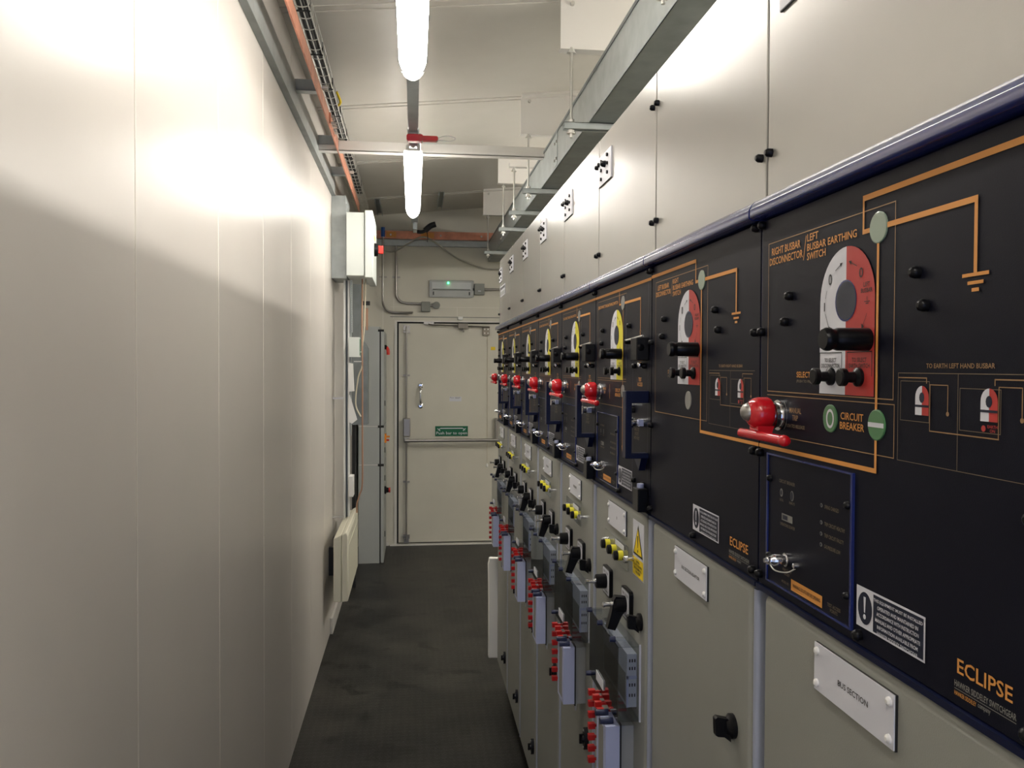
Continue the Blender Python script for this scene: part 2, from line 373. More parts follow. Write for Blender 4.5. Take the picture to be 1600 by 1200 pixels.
# ------------------------------------------------------------------ strip lights, their track and cross beam
def strip_light(x, y0, y1, z, label, group, lit='lamp_lit'):
    t = thing('strip_light', label, 'light', (x, (y0+y1)/2, z), group); l = (y1-y0)/2
    b = MB(); b.prism(rnd(-.034, .034, .050, .085, .01), 'lamp_body', 'y', -l+.01, l-.01, True); b.build('light_body', t)
    prof = [(-.046, .052)]+[(-.046+.092*i/12, .052-.052*math.sin(PI*i/12)**.6) for i in range(1, 12)]+[(.046, .052)]
    b = MB(); b.prism(prof, lit, 'y', -l+.05, l-.05, True); b.build('diffuser', t, label='glowing white diffuser')
    for s in (-1, 1):
        b = MB(); a0, a1 = sorted((s*(l-.05), s*l)); b.prism([(px*.97, .003+pz*.94) for px, pz in prof], 'clear_plastic', 'y', a0, a1, True)
        b.build('end_cap', t)
    for k in range(5):
        yy = -l+.1+(2*l-.2)*k/4
        for s in (-1, 1): MB().box(s*.047-.003, s*.047+.003, yy-.012, yy+.012, .035, .065, 'clear_plastic').build('clip', t)
    return t
ZL = 1.64+.975
strip_light(-.002, 1.33, 2.92, ZL, 'near overhead strip light with glowing diffuser, running out of the top of the picture', 'corridor strip lights')
strip_light(.0, 4.05, 5.62, ZL, 'farther overhead strip light, hanging beyond the red lockout clip', 'corridor strip lights')
strip_light(0, -1.45, .12, ZL, 'strip light overhead behind the viewpoint', 'corridor strip lights')
tag(MB().box(1.83, 1.87, YB, 7.6, 2.684, 2.72, 'galv').build('lighting_channel'), 'grey lighting channel over the passage behind the switchgear', 'channel')
for y in (-1.0, 1.6, 4.2): strip_light(1.85, y, y+1.57, 2.60, 'strip light over the passage behind the switchgear', 'rear passage strip lights', 'lamp_lit_rear')
b = MB(); b.box(-.024, .022, YB, 3.86, 2.703, 2.735, 'galv'); b.build('x')
tr = bpy.data.objects['x']; tr.name = 'lighting_channel'; tag(tr, 'long grey lighting channel above the near strip light', 'channel')
tr2 = MB().box(-.012, .036, 4.03, 6.3, 2.703, 2.745, 'galv').build('lighting_channel'); tag(tr2, 'shorter grey lighting channel above the far strip light', 'channel')
b = MB().box(XL+.02, 1.6, 4.38, 4.43, 2.737, 2.742, 'white_steel').box(XL+.02, 1.6, 4.38, 4.384, 2.683+.055, 2.79, 'white_steel').box(XL+.02, 1.6, 4.43, 4.434, 2.738, 2.79, 'white_steel')
tag(b.build('cross_beam'), 'white horizontal steel channel crossing under the ceiling above the strip lights', 'beam')
# lockout clip round a galvanised coupling
t = thing('conduit_coupling', 'galvanised coupling and hook between the two strip lights', 'coupling', (0, 3.93, 2.70))
MB().lathe((0, -.07, .01), (0, 1, 0), [(0, .024), (0, .027), (.07, .027), (.075, .02), (.11, .02)], 'galv').build('sleeve', t)
b = MB(); b.tube([(0, .0, -.01), (.012, .0, -.03), (.0, .0, -.045), (-.014, .0, -.035)], .006, 'steel', 8); b.box(-.018, .018, -.01, .03, -.045, -.01, 'galv'); b.build('hook', t)
t = thing('lockout_clip', 'red plastic clamp with a thin white wire loop on the light track', 'clamp', (0, 3.93, 2.66))
b = MB(); b.prism(rnd(-.03, .045, -.004, .028, .01), 'red_plastic', 'y', -.10, -.06); b.prism(rnd(.035, .112, .0, .022, .008), 'red_plastic', 'y', -.10, -.065); b.build('clamp_body', t, bevel=.003)
MB().tube([(.10, -.08, .012), (.15, -.08, .028), (.19, -.08, .018), (.17, -.08, .004), (.11, -.08, .008)], .0025, 'plastic_white', 6).build('wire_loop', t)

# ------------------------------------------------------------------ overhead trunking on the right and hangers
b = MB(); TX, TZ0, TZ1 = .683, 2.595, 2.768
b.box(TX, TX+.30, -2.3, YE-.055, TZ0, TZ0+.002, 'galv_dark'); b.box(TX, TX+.002, -2.3, YE-.055, TZ0, TZ1, 'galv'); b.box(TX+.298, TX+.30, -2.3, YE-.055, TZ0, TZ1, 'galv')  # underside shade put into its darker galv colour
b.box(TX-.004, TX+.304, -2.3, YE-.055, TZ1, TZ1+.003, 'galv'); b.box(TX-.004, TX-.002, -2.3, YE-.055, TZ1-.012, TZ1, 'galv_dark')
for y in (1.4, 4.0, 6.5): b.box(TX-.0025, TX, y-.04, y+.04, TZ0+.01, TZ1-.01, 'galv'); [b.cyl((TX, y+s*.025, z), (TX-.008, y+s*.025, z), .006, 'steel', n=6) for s in (-1, 1) for z in (TZ0+.04, TZ0+.12)]
tag(b.build('cable_trunking'), 'long galvanised steel cable trunking hung above the switchgear', 'trunking')
for i, (y, w_) in enumerate(((2.04, 'nearest, cut by the picture top'), (3.26, 'second from the camera, long rod'), (4.49, 'third from the camera'), (5.13, 'fourth from the camera, on a ceiling bracket'), (5.75, 'fifth from the camera'), (6.93, 'farthest, nearest the end wall'))):
    t = thing('trunking_hanger', 'rod and channel hanger of the trunking, '+w_, 'hanger', (.615, y, 2.57), 'trunking hangers')
    top = 2.89 if i != 3 else 2.86
    b = MB(); b.cyl((0, 0, -.03), (0, 0, top-2.57), .0055, 'steel', n=8); b.build('rod', t)
    for z in (.0265, -.014, top-2.57-.022): MB().cyl((0, 0, z), (0, 0, z+.012), .013, 'steel', n=6).cyl((0, 0, z-.002), (0, 0, z+.001), .018, 'steel', n=12).build('nut', t)
    b = MB(); b.box(-.03, .50, -.021, .021, .0225, .0245, 'galv'); b.box(-.03, .50, -.021, -.018, .0, .0245, 'galv'); b.box(-.03, .50, .018, .021, .0, .0245, 'galv')
    b.box(-.03, .50, -.018, -.011, .0, .002, 'galv'); b.box(-.03, .50, .011, .018, .0, .002, 'galv'); b.build('strut', t)
    if i == 3: MB().box(-.03, .5, -.02, .02, top-2.57, top-2.57+.025, 'white_steel').build('top_bracket', t)
    b2 = MB(); b2.cyl((.455, 0, -.02), (.455, 0, top-2.57), .0055, 'steel', n=8); b2.build('rod', t)

# ------------------------------------------------------------------ overhead left: channel, brackets, copper, basket
b = MB(); b.box(XL+.001, XL+.022, -2.2, 5.28, 2.69, 2.805, 'galv'); b.box(XL+.001, XL+.026, -2.2, 5.28, 2.686, 2.69, 'galv_dark')
tag(b.build('galvanised_channel'), 'galvanised steel channel running along the top of the left wall', 'channel')
for i, y in enumerate((2.55, 3.56, 4.40, 5.08)):
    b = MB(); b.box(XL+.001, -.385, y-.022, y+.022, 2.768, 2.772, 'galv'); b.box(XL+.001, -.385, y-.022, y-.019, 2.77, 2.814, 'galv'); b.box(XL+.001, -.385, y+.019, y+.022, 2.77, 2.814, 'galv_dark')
    b.cyl((-.375, y, 2.79), (-.35, y, 2.79), .010, 'steel', n=6)
    tag(b.build('wall_bracket'), 'short steel channel bracket holding the copper bar, %s' % ('nearest the camera', 'second from the camera', 'level with the white cross beam', 'farthest, beside the white control box')[i], 'bracket', 'brackets of the copper bar')
b = MB(); b.box(-.385, -.379, -2.2, 6.1, 2.735, 2.795, 'copper'); b.box(-.379, -.372, 3.9, 4.12, 2.74, 2.79, 'copper')
for y in (3.93, 3.98, 4.04, 4.09):
    for z in (2.75, 2.78): b.cyl((-.385, y, z), (-.360, y, z), .007, 'steel', n=6)
tag(b.build('copper_earth_bar'), 'long copper earth bar running beside the left wall below the ceiling', 'copper bar')
b = MB()
for x, z in ((-.408, 2.89), (-.408, 2.94), (-.362, 2.89), (-.362, 2.94), (-.385, 2.89)): b.cyl((x, -2.2, z), (x, 6.9, z), .0028, 'steel', n=6)
y = -2.2
while y < 6.9:
    b.tube([(-.408, y, 2.94), (-.408, y, 2.89), (-.362, y, 2.89), (-.362, y, 2.94)], .0022, 'steel', 5); y += .1
tag(b.build('cable_basket'), 'narrow wire cable basket along the left edge of the ceiling', 'cable basket')
for j, (x, z, r) in enumerate(((-.399, 2.902, .0075), (-.384, 2.901, .007), (-.370, 2.902, .007), (-.392, 2.922, .007), (-.376, 2.922, .007))):
    pts = [(x+random.uniform(-.0003, .0003), -2.2+k*.65, z+random.uniform(0, .003)) for k in range(14)]
    o = MB().tube(pts, r, 'cable_black', 6).build('cable'); tag(o, 'black cable lying in the wire basket along the ceiling', 'cable', 'black cables in the ceiling basket')
b = MB(); 
for y in [2.2+.42*k for k in range(10)]:
    b.box(-.366, -.360, y-.004, y+.004, 2.885, 2.945, 'print_black'); b.box(-.41, -.36, y-.004, y+.004, 2.885, 2.889, 'print_black')
tag(b.build('cable_tie'), 'black ties round the wire basket', 'cable ties'); bpy.data.objects['cable_tie']['kind'] = 'stuff'
b = MB(); b.tube([(-.36, 2.42, 2.935), (-.35, 2.46, 2.92), (-.362, 2.5, 2.9)], .006, 'sign_yellow', 6); b.tube([(-.36, 4.06, 2.935), (-.345, 4.1, 2.90), (-.362, 4.16, 2.9)], .006, 'sign_yellow', 6)
tag(b.build('earth_wire'), 'yellow-green earth wires looped on the wire basket', 'wire')
# two small slotted channels on the ceiling near the end wall
for x, y0, lab in ((-.29, 6.95, 'left, above the conduits'), (.23, 6.85, 'right of the far strip light')):
    b = MB(); z = zc(x)
    for s in (-1, 1): b.box(x+s*.02-.003, x+s*.02+.003, y0, y0+.62, z-.035, z-.004, 'galv')
    b.box(x-.02, x+.02, y0, y0+.62, z-.008, z-.004, 'galv_dark')
    tag(b.build('ceiling_strut'), 'short galvanised strut fixed to the ceiling, '+lab, 'strut', 'ceiling struts')

# ------------------------------------------------------------------ end wall services
b = MB(); b.box(-.42, XR, YE-.05, YE-.044, 2.788, 2.86, 'copper')
for x in (-.33, -.2, .25, .62): b.cyl((x, YE-.05, 2.823), (x, YE-.062, 2.823), .009, 'steel', n=6)
for x0, x1 in ((-.24, -.15), (.07, .19)): b.box(x0, x1, YE-.0505, YE-.05, 2.80, 2.85, 'orange')
for x in (-.3, .5, 1.2): b.box(x-.02, x+.02, YE-.044, YE, 2.80, 2.84, 'galv')
tag(b.build('copper_earth_bar'), 'copper earth bar across the top of the end wall', 'copper bar')
b = MB(); b.box(-.42, XR, YE-.045, YE, 2.728, 2.78, 'galv'); tag(b.build('steel_channel'), 'galvanised channel across the end wall just under the copper bar', 'channel')
def conduit(pts, r=.011): return MB().tube(pts, r, 'stainless', 10)
yc = YE-.02
t = thing('conduit', 'steel conduit with a blue top, nearest the left corner, bending right above the door', 'conduit', (0, 0, 0), 'steel conduits on the end wall')
b = conduit([(-.268, (YE-.075), 2.88), (-.268, (YE-.075), 2.5), (-.268, (YE-.075), 2.25), (-.262, YE-.06, 2.19), (-.235, YE-.035, 2.145), (-.18, YE-.035, 2.125), (-.1, YE-.035, 2.123), (.0, YE-.07, 2.121)]); b.build('pipe', t)
MB().cyl((-.268, YE-.07, 2.80), (-.268, YE-.07, 2.885), .0175, 'blue_plastic').build('coupler', t, label='blue coupler')
for p in ((-.268, 2.446), (-.085, 2.124)):
    MB().box(p[0]-.035, p[0]+.035, YE-.012, YE, p[1]-.006, p[1]+.006, 'stainless').build('saddle', t)
yc = YE-.02
t = thing('conduit', 'steel conduit right of the blue-topped one, bending into a grey junction box', 'conduit', (0, 0, 0), 'steel conduits on the end wall')
conduit([(-.150, yc, 2.727), (-.150, yc, 2.5), (-.150, yc, 2.32), (-.142, yc, 2.265), (-.11, yc, 2.225), (-.06, yc, 2.21), (0, yc, 2.208), (.08, yc, 2.207)]).build('pipe', t)
MB().box(-.185, -.115, YE-.012, YE, 2.44, 2.452, 'stainless').build('saddle', t)
t = thing('junction_box', 'grey junction box with round lid on its right, above the door', 'junction box', (.115, YE, 2.18))
MB().box(-.04, .042, -.05, 0, -.045, .045, 'grey_box').build('box', t, bevel=.006)
MB().cyl((.04, -.02, .012), (.07, -.02, .012), .009, 'stainless').build('gland', t)
b = MB(); b.cyl((.098, 0, .015), (.098, -.035, .015), .033, 'grey_box', n=24); b.box(.075, .121, -.038, -.035, .012, .018, 'print_grey'); b.build('sounder', t)
t = thing('emergency_light', 'clear-fronted emergency light with a green indicator on the end wall', 'light', (.35, YE, 2.345))
b = MB(); b.box(-.20, .20, -.02, 0, -.075, .075, 'lamp_body'); b.box(-.17, -.158, -.023, -.02, .015, .045, 'print_black'); b.box(-.17, -.158, -.023, -.02, -.055, -.025, 'print_black')
b.box(.158, .17, -.023, -.02, .015, .045, 'print_black'); b.box(.158, .17, -.023, -.02, -.055, -.025, 'print_black'); b.cyl((-.17, -.03, -.005), (.17, -.03, -.005), .006, 'grey_box'); b.box(-.18, .18, -.024, -.02, -.005, .06, 'plastic_white')
b.build('gear_tray', t)
MB().box(-.203, .203, -.065, -.0, -.078, .078, 'clear_plastic').build('cover', t, bevel=.01)
b = MB(); b.lathe((-.03, -.024, .055), (0, -1, 0), [(0, .008), (.006, .008), (.012, .003)], 'led_green', 12); b.build('indicator_lamp', t, label='green glowing indicator')
t = thing('junction_box', 'grey junction box to the right of the emergency light with conduit leaving right', 'junction box', (.605, YE, 2.345))
MB().box(-.045, .045, -.05, 0, -.05, .05, 'grey_box').box(-.014, .014, -.0515, -.05, -.022, -.012, 'print_white').build('box', t, bevel=.008)
MB().cyl((-.06, -.02, 0), (-.04, -.02, 0), .012, 'print_black').build('gland', t)
MB().cyl((.04, -.02, 0), (1.6, -.02, 0), .011, 'stainless', n=10).build('conduit', t)
tag(MB().tube([(-.36, YE-.10, 2.77), (-.30, YE-.10, 2.70), (-.22, YE-.10, 2.665), (-.14, YE-.09, 2.68), (-.03, YE-.09, 2.75), (.08, YE-.10, 2.80), (.17, YE-.09, 2.775), (.31, YE-.07, 2.678), (.45, YE-.06, 2.595), (.65, YE-.05, 2.536), (.80, YE-.05, 2.53)], .0075, 'cable_grey', 8).build('cable'), 'grey cable draped in two sagging loops across the end wall', 'cable')
b = MB(); b.tube([(.03, 6.4, 2.655), (.07, 6.4, 2.655), (.1, 6.4, 2.67)], .014, 'black_matt', 10); b.tube([(.09, 6.4, 2.665), (.13, 6.4, 2.70), (.17, 6.4, 2.715)], .022, 'black_matt', 10); b.tube([(.105, 6.4, 2.66), (.11, 6.4, 2.62), (.107, 6.4, 2.58)], .003, 'black_matt', 6)
b.box(-.0, .03, 6.25, 6.42, 2.65, 2.703, 'galv')
tag(b.build('lamp_holder'), 'black elbow-shaped lamp holder at the end of the far light channel', 'lamp holder')

# ------------------------------------------------------------------ left end: riser, control box, sockets, heater, cabinet
t = thing('control_box', 'white wall-mounted control box with a red and black isolator knob', 'box', (-.403, 5.2, 2.19))
MB().box(0, .108, 0, .55, 0, .385, 'box_white').build('box', t, bevel=.003)
MB().box(.112, .158, -.012, .562, -.012, .397, 'box_white').build('lid', t, bevel=.004)
MB().box(.106, .113, .004, .546, .004, .381, 'print_black').build('seal', t)
kn = MB().lathe((.158, .23, .19), (1, 0, 0), [(0, .042), (.024, .040), (.028, .02)], 'black_plastic').build('isolator_knob', t, label='black and red isolator')
MB().box(.18, .215, .215, .245, .165, .215, 'red_soft').build('isolator_grip', kn, bevel=.004)
MB().box(.158, .16, .2, .26, .25, .28, 'sign_yellow').build('hazard_label', t)
t = thing('cable_riser', 'galvanised riser of upright channels on the left wall under the control box', 'riser', (XL, 5.28, 0))
b = MB(); b.box(0, .088, .0, .30, 2.18, 2.60, 'galv'); b.box(-.0, .088, .0, .30, 2.60, 2.69, 'galv'); b.box(.088, .094, 0, .02, 2.18, 2.64, 'galv'); b.build('riser_box', t, bevel=.002)
b = MB()
for x in (.066, .092): b.box(x, x+.012, .10, .14, .36, 2.18, 'plastic_white')
b.box(.107, .113, .10, .16, 1.2, 2.18, 'galv'); b.box(.078, .092, .14, .143, .36, 2.18, 'galv_dark')
b.build('upright', t)
b = MB(); b.box(.115, .122, .08, .12, 1.85, 2.18, 'galv'); 
for k in range(22): b.box(.118, .119, .079, .081, 1.86+.0145*k, 1.866+.0145*k, 'print_black')
b.build('slotted_rail', t)
b = MB()
for z in (.68, 1.43): b.box(0, .07, .08, .10, z, z+.012, 'steel')
b.build('crosspiece', t)
t = thing('cable_duct', 'dark grey upright cable duct hanging behind the riser', 'duct', (-.46, 6.2, 0))
MB().box(0, .085, 0, .14, 1.85, 2.30, 'galv_dark').prism([(.0, 1.85), (.085, 1.85), (.135, 1.77), (.135, 1.21), (.0, 1.21)], 'galv_dark', 'y', 0, .14).build('duct_body', t)
MB().box(.02, .045, .02, .1, .01, 1.21, 'print_black').build('black_tail', t)
MB().box(.12, .136, -.003, 0, 1.9, 2.06, 'cable_brown').box(.10, .15, -.02, 0, 2.08, 2.11, 'print_black').build('terminal', t, label='brown and black terminal')
tag(MB().tube([(-.318, 5.40, 2.19), (-.322, 5.42, 1.9), (-.318, 5.4, 1.6), (-.318, 5.4, 1.2), (-.318, 5.4, .90), (-.335, 5.4, .82), (-.352, 5.4, .76), (-.352, 5.4, .705)], .005, 'cable_brown', 8).build('cable'), 'brown cable dropping from the control box down to the heater', 'cable')
tag(MB().tube([(-.300, 5.42, 2.19), (-.308, 5.44, 1.9), (-.322, 5.43, 1.75), (-.32, 5.42, 1.69), (-.322, 5.4, 1.63), (-.345, 5.4, 1.56), (-.36, 5.4, 1.40), (-.325, 5.36, 1.32)], .0045, 'cable_cream', 8).build('cable'), 'cream cable looping from the control box past the junction box', 'cable')
o = MB().box(0, .066, 0, .10, 0, .123, 'box_white').box(.001, .065, .0995, .10, 0, .1, 'box_white').build('junction_box', bevel=.005); o.location = (-.396, 5.3, 1.695); tag(o, 'pale square junction box on the riser below the control box', 'junction box')
MB().box(.062, .0665, .01, .09, .01, .113, 'sign_green').build('lid_edge', o)
o = MB().prism([(0, 0), (.034, .002), (.026, .175), (0, .178)], 'plastic_white', 'y', 0, .05).build('socket_box'); o.location = (-.398, 5.3, 1.48); tag(o, 'narrow white socket box below the pale junction box', 'socket')
sheet = MB().prism([(0, .18), (.006, .18), (.052, .025), (.02, 0), (0, .012)], 'paper', 'y', 0, .006).build('paper_sheet'); sheet.location = (-.395, 5.29, 1.28); tag(sheet, 'curled white paper sheet hanging on the riser', 'paper')
o = MB().box(0, .03, 0, .11, 0, .13, 'plastic_white').build('socket_outlet', bevel=.004); o.location = (-.398, 5.3, .82); tag(o, 'white socket outlet on the riser just above the heater', 'socket')
b = MB()
for z in (.845, .905): b.box(.03, .078, .05, .054, z, z+.005, 'plastic_white')
b.build('cable_clip', o)
b = MB()
b.frame(0, .04, 0, .045, .003, 'steel', 0)
for f in range(0): pass
t = thing('panel_heater', 'cream electric panel heater low on the left wall', 'heater', (XL+.001, 4.80, .30))
hz = MB(); hz.prism([(.055, .002), (.0995, .0), (.0995, .385), (.055, .362)], 'heater', 'y', 0, .84); hz.build('back_case', t, bevel=.006, seg=3)
hf = MB(); hf.prism([(.10, 0), (.137, .004), (.137, .375), (.128, .40), (.10, .385)], 'heater', 'y', 0, .86); hf.build('front_case', t, bevel=.007, seg=3)
b = MB(); b.box(.1365, .139, .05, .84, .31, .318, 'heater'); b.box(.1365, .1385, .05, .055, .02, .31, 'seam'); b.build('grille_edge', t)
for y in (.30, .60): MB().box(.0005, .06, y, y+.03, .08, .25, 'print_black').build('mounting_bracket', t)
# floor-standing cabinet by the end wall
t = thing('electrical_cabinet', 'tall grey cabinet against the left wall next to the exit door', 'cabinet', (-.445, 7.02, 0))
b = MB(); b.box(0, .172, 0, .66, .0, 1.965, 'cab_grey'); b.box(.0, .1725, -.001, 0, .818, .821, 'seam'); b.box(.0, .1725, -.001, 0, 1.138, 1.141, 'seam'); b.build('cabinet_body', t)
MB().box(.172, .182, .01, .65, .01, 1.93, 'print_black').build('door_seal', t)
for z0, z1 in ((.0, .815), (.825, 1.135), (1.145, 1.93)):
    dd = MB().box(.182, .207, -.005, .66, z0+.003, z1, 'cab_grey').build('door', t, bevel=.002)
    MB().cyl((.16, .0, z1+.003), (.207, -.004, z1+.003), .010, 'print_black', n=8).build('hinge', dd)
k = MB().lathe((.207, .22, 1.80), (1, 0, 0), [(0, .02), (.012, .02), (.02, .012)], 'black_plastic', 12).build('rotary_handle', t, label='black rotary handle with red end')
MB().tube([(.222, .22, 1.80), (.235, .21, 1.775), (.237, .21, 1.735)], .014, 'red_soft', 8).build('handle_grip', k)
k = MB().box(.207, .222, .19, .26, .985, 1.06, 'orange_plastic').build('rotary_handle', t, label='orange isolator handle')
MB().cyl((.222, .225, 1.035), (.25, .225, 1.035), .008, 'orange_plastic').cyl((.222, .225, 1.005), (.245, .225, 1.005), .008, 'red_soft').build('handle_grip', k)
k = MB().lathe((.207, .2, .58), (1, 0, 0), [(0, .034), (.012, .034), (.018, .024), (.036, .02)], 'black_plastic', 14).build('rotary_handle', t, label='large black rotary handle')
MB().lathe((.243, .2, .58), (1, 0, 0), [(0, .021), (.012, .023), (.014, .01)], 'red_soft', 12).build('handle_grip', k)
for z in (1.30, .90, .66, .18): MB().box(.207, .212, .20, .225, z, z+.045, 'print_black').build('lock', t)
# stand-off of the foam strip beside the far cubicle
o = MB().prism([(0, 0), (.09, -.002), (.09, .25), (.09, .51), (.004, .515), (-.003, .48), (.0, .25)], 'foam', 'y', 0, .035).build('foam_strip', bevel=.006); o.location = (.386, 4.2335, .15)
tag(o, 'upright strip of white foam leaning on the far end of the switchgear', 'foam strip')

# ------------------------------------------------------------------ switchgear
XF = .43
def common(t, W, dial, title, earthtext=None, arch2='print_yellow'):
    """shell of one cubicle in local space: x=0 fascia face, y=0 far seam, towards camera is -y"""
    g = .0012
    b = MB(); b.box(.035, 1.05, -W, 0, .12, 2.165, 'housing_grey'); b.box(.06, 1.05, -W, 0, 0, .12, 'plinth'); b.build('housing', t)
    up = MB().box(.006, .034, -W+g, -g, 1.846, 2.172, 'upper_panel').build('upper_panel', t, bevel=.0015)
    for z in (2.112, 1.903):
        for u in (.012, W-.014):
            MB().lathe((.006, -u, z), (-1, 0, 0), [(0, .0055), (.006, .0055), (.009, .003)], 'black_plastic', 8).build('screw', up)
    prof = [(.012, 1.8225), (-.012, 1.8225), (-.0155, 1.824), (-.0165, 1.8255), (-.0167, 1.8265), (-.0165, 1.8345), (-.016, 1.8355), (-.0135, 1.8405), (-.0125, 1.8415), (-.009, 1.8450), (-.004, 1.8475), (.002, 1.8490), (.012, 1.8500)]
    MB().prism([(x, z) for x, z in prof][::-1], 'navy', 'y', -W+g, -g, True).build('cornice', t, label='glossy navy cornice moulding')
    f = MB().box(0, .034, -W+g, -g, 1.372, 1.820, 'fascia').build('fascia', t, bevel=.0008)
    MB().box(.001, .033, -g, g, 1.37, 1.82, 'navy').box(-.004, .034, -W+g, -g, 1.3655, 1.3715, 'navy_dark').build('fascia_edging', t, label='navy edging')
    d = MB().box(-.001, .021, -W+.017, -.017, .145, 1.363, 'door_grey').build('lower_door', t, bevel=.010, seg=5)
    MB().prism(rnd(0, .030, -W+.002, -W+.0155, .0055), 'strip_lilac', 'z', .145, 1.360, True).build('edge_strip', t, label='pale blue-grey rounded strip beside the door')  # separate strip added along the door edge, paler and bluer than the door
    return up, f, d
def screws(f, W, pts):
    for u, z in pts:
        MB().lathe((0, -u, z), (-1, 0, 0), [(0, .0052), (.004, .0055), (.007, .0045), (.0085, .002)], 'black_plastic', 10).build('screw', f)
def dial_plate(b, col):
    """two-colour arch plate with its arrows and words"""
    x = -.0010; u, z = .207, 1.708; r = .053
    L_ = [(u, 1.613)]; L_ = [(u, 1.613), (u, z+r)]+[(u-r*math.sin(math.radians(a)), z+r*math.cos(math.radians(a))) for a in range(8, 91, 8)]+[(u-r, z), (u-r, 1.613)]
    R_ = [(u, z+r), (u, 1.613), (u+r, 1.613), (u+r, z)]+[(u+r*math.cos(math.radians(a)), z+r*math.sin(math.radians(a))) for a in range(8, 90, 8)]
    b.poly(L_, 'print_white', x); b.poly(R_, col, x)
    b.disc(u, z-.001, .0208, 'navy', x-.0004); b.disc(u+.0008, z-.001, .0192, 'recess', x-.0006)
    t = x-.0005
    b.text('0', .172, .179, 1.725, 1.737, 'print_black', t); b.text('0', .232, .239, 1.727, 1.737, 'print_black', t)
    b.text('I', .163, .165, 1.699, 1.708, 'print_black', t)
    b.line((.186, 1.739), (.199, 1.745), .0008, 'print_black', t); b.poly([(.195, 1.7455), (.2005, 1.7457), (.197, 1.7415)], 'print_black', t)
    b.line((.228, 1.739), (.214, 1.745), .0008, 'print_black', t); b.poly([(.218, 1.7455), (.212, 1.7459), (.2165, 1.7415)], 'print_black', t)
    b.line((.169, 1.72), (.166, 1.712), .0006, 'print_black', t); b.line((.166, 1.696), (.175, 1.679), .0006, 'print_black', t); b.poly([(.1725, 1.683), (.176, 1.676), (.178, 1.6815)], 'print_black', t)
    b.line((.247, 1.692), (.239, 1.68), .0006, 'print_black', t); b.poly([(.237, 1.683), (.2375, 1.676), (.242, 1.68)], 'print_black', t)
    return t
def select_boxes(b, t, right):
    for u0, u1, txt in ((.155, .201, 'TO SELECT\nDISCONNECTOR'), (.211, .257, right)):
        b.frame(u0, u1, 1.632, 1.656, .0009, 'print_black', t, 'rlt'); b.text(txt, u0+.004, u1-.004, 1.640, 1.650, 'print_black', t)
def indicator(f, u, z, m, bar=None, ring=False, name='position_indicator', r=.0145):
    b = MB(); b.lathe((0, -u, z), (-1, 0, 0), [(0, r), (.0012, r), (.0016, r-.001)], m, 28)
    if bar: b.pr(u-r*.92, u+r*.92, z-.0022, z+.0022, 'print_white', -.0018)
    if ring:
        n = 24
        for i in range(n):
            a0 = 2*PI*i/n; a1 = 2*PI*(i+1)/n
            b.poly([(u+.0015+.008*math.cos(a0), z+.010*math.sin(a0)), (u+.0015+.008*math.cos(a1), z+.010*math.sin(a1)), (u+.0015+.0055*math.cos(a1), z+.0072*math.sin(a1)), (u+.0015+.0055*math.cos(a0), z+.0072*math.sin(a0))], 'print_white', -.0018)
    b.build(name, f, label='round green indicator window' if 'green' in m else None)
def selector(f):
    """thick slot handle and the two spool knobs under the dial"""
    b = MB(); b.lathe((0, -.248, 1.667), (-1, 0, 0), [(0, .0108), (.001, .0110), (.032, .0108), (.034, .0098), (.037, .0098), (.039, .0110), (.043, .0110), (.046, .0095)], 'black_plastic', 24); b.build('selector_handle', f, label='black cylindrical selector handle')
    for u in (.180, .234):
        MB().lathe((0, -u, 1.631), (-1, 0, 0), [(0, .0092), (.004, .0092), (.0065, .0055), (.014, .005), (.016, .0088), (.021, .0088), (.022, .007)], 'black_plastic', 18).build('select_knob', f)
    MB().box(-.0025, 0, -.205, -.200, 1.6295, 1.6325, 'black_plastic').build('knob_link', f)
def trip_handle(f):
    h = MB().lathe((0, -.056, 1.584), (-1, 0, 0), [(0, .018), (.003, .018), (.0035, .0145), (.007, .0145), (.0075, .0160), (.010, .0160), (.0105, .0125), (.015, .0125)], 'chrome', 24).build('trip_switch', f, label='chrome trip switch hub')
    b = MB(); b.lathe((-.0125, -.056, 1.5865), (-1, 0, 0), [(0, .0165), (.002, .0186), (.005, .0192), (.016, .0188), (.022, .0165), (.026, .0125), (.027, .011)], 'red_plastic', 24)
    b.prism([(-.012, 1.572), (-.032, 1.572), (-.031, 1.560), (-.016, 1.560)], 'red_plastic', 'y', -.068, -.044)
    b.build('trip_knob', h, label='glossy red trip knob')
    MB().lathe((-.036, -.054, 1.5875), (-1, .1, 0), [(0, .0112), (.003, .0112), (.007, .0092), (.0100, .0055), (.0112, .001)], 'stainless', 18).build('knob_cap', h, label='silver domed cap')
    MB().tube([(-.036, -.03, 1.5615), (-.031, -.085, 1.561), (-.024, -.118, 1.5595), (-.024, -.122, 1.5595)], .0058, 'red_plastic', 14).lathe((-.024, -.115, 1.5595), (0, -1, 0), [(0, .0058), (.002, .0063), (.006, .0066), (.0095, .0056), (.0115, .003), (.012, .001)], 'red_plastic', 14).build('trip_lever', h, label='red lever bar')
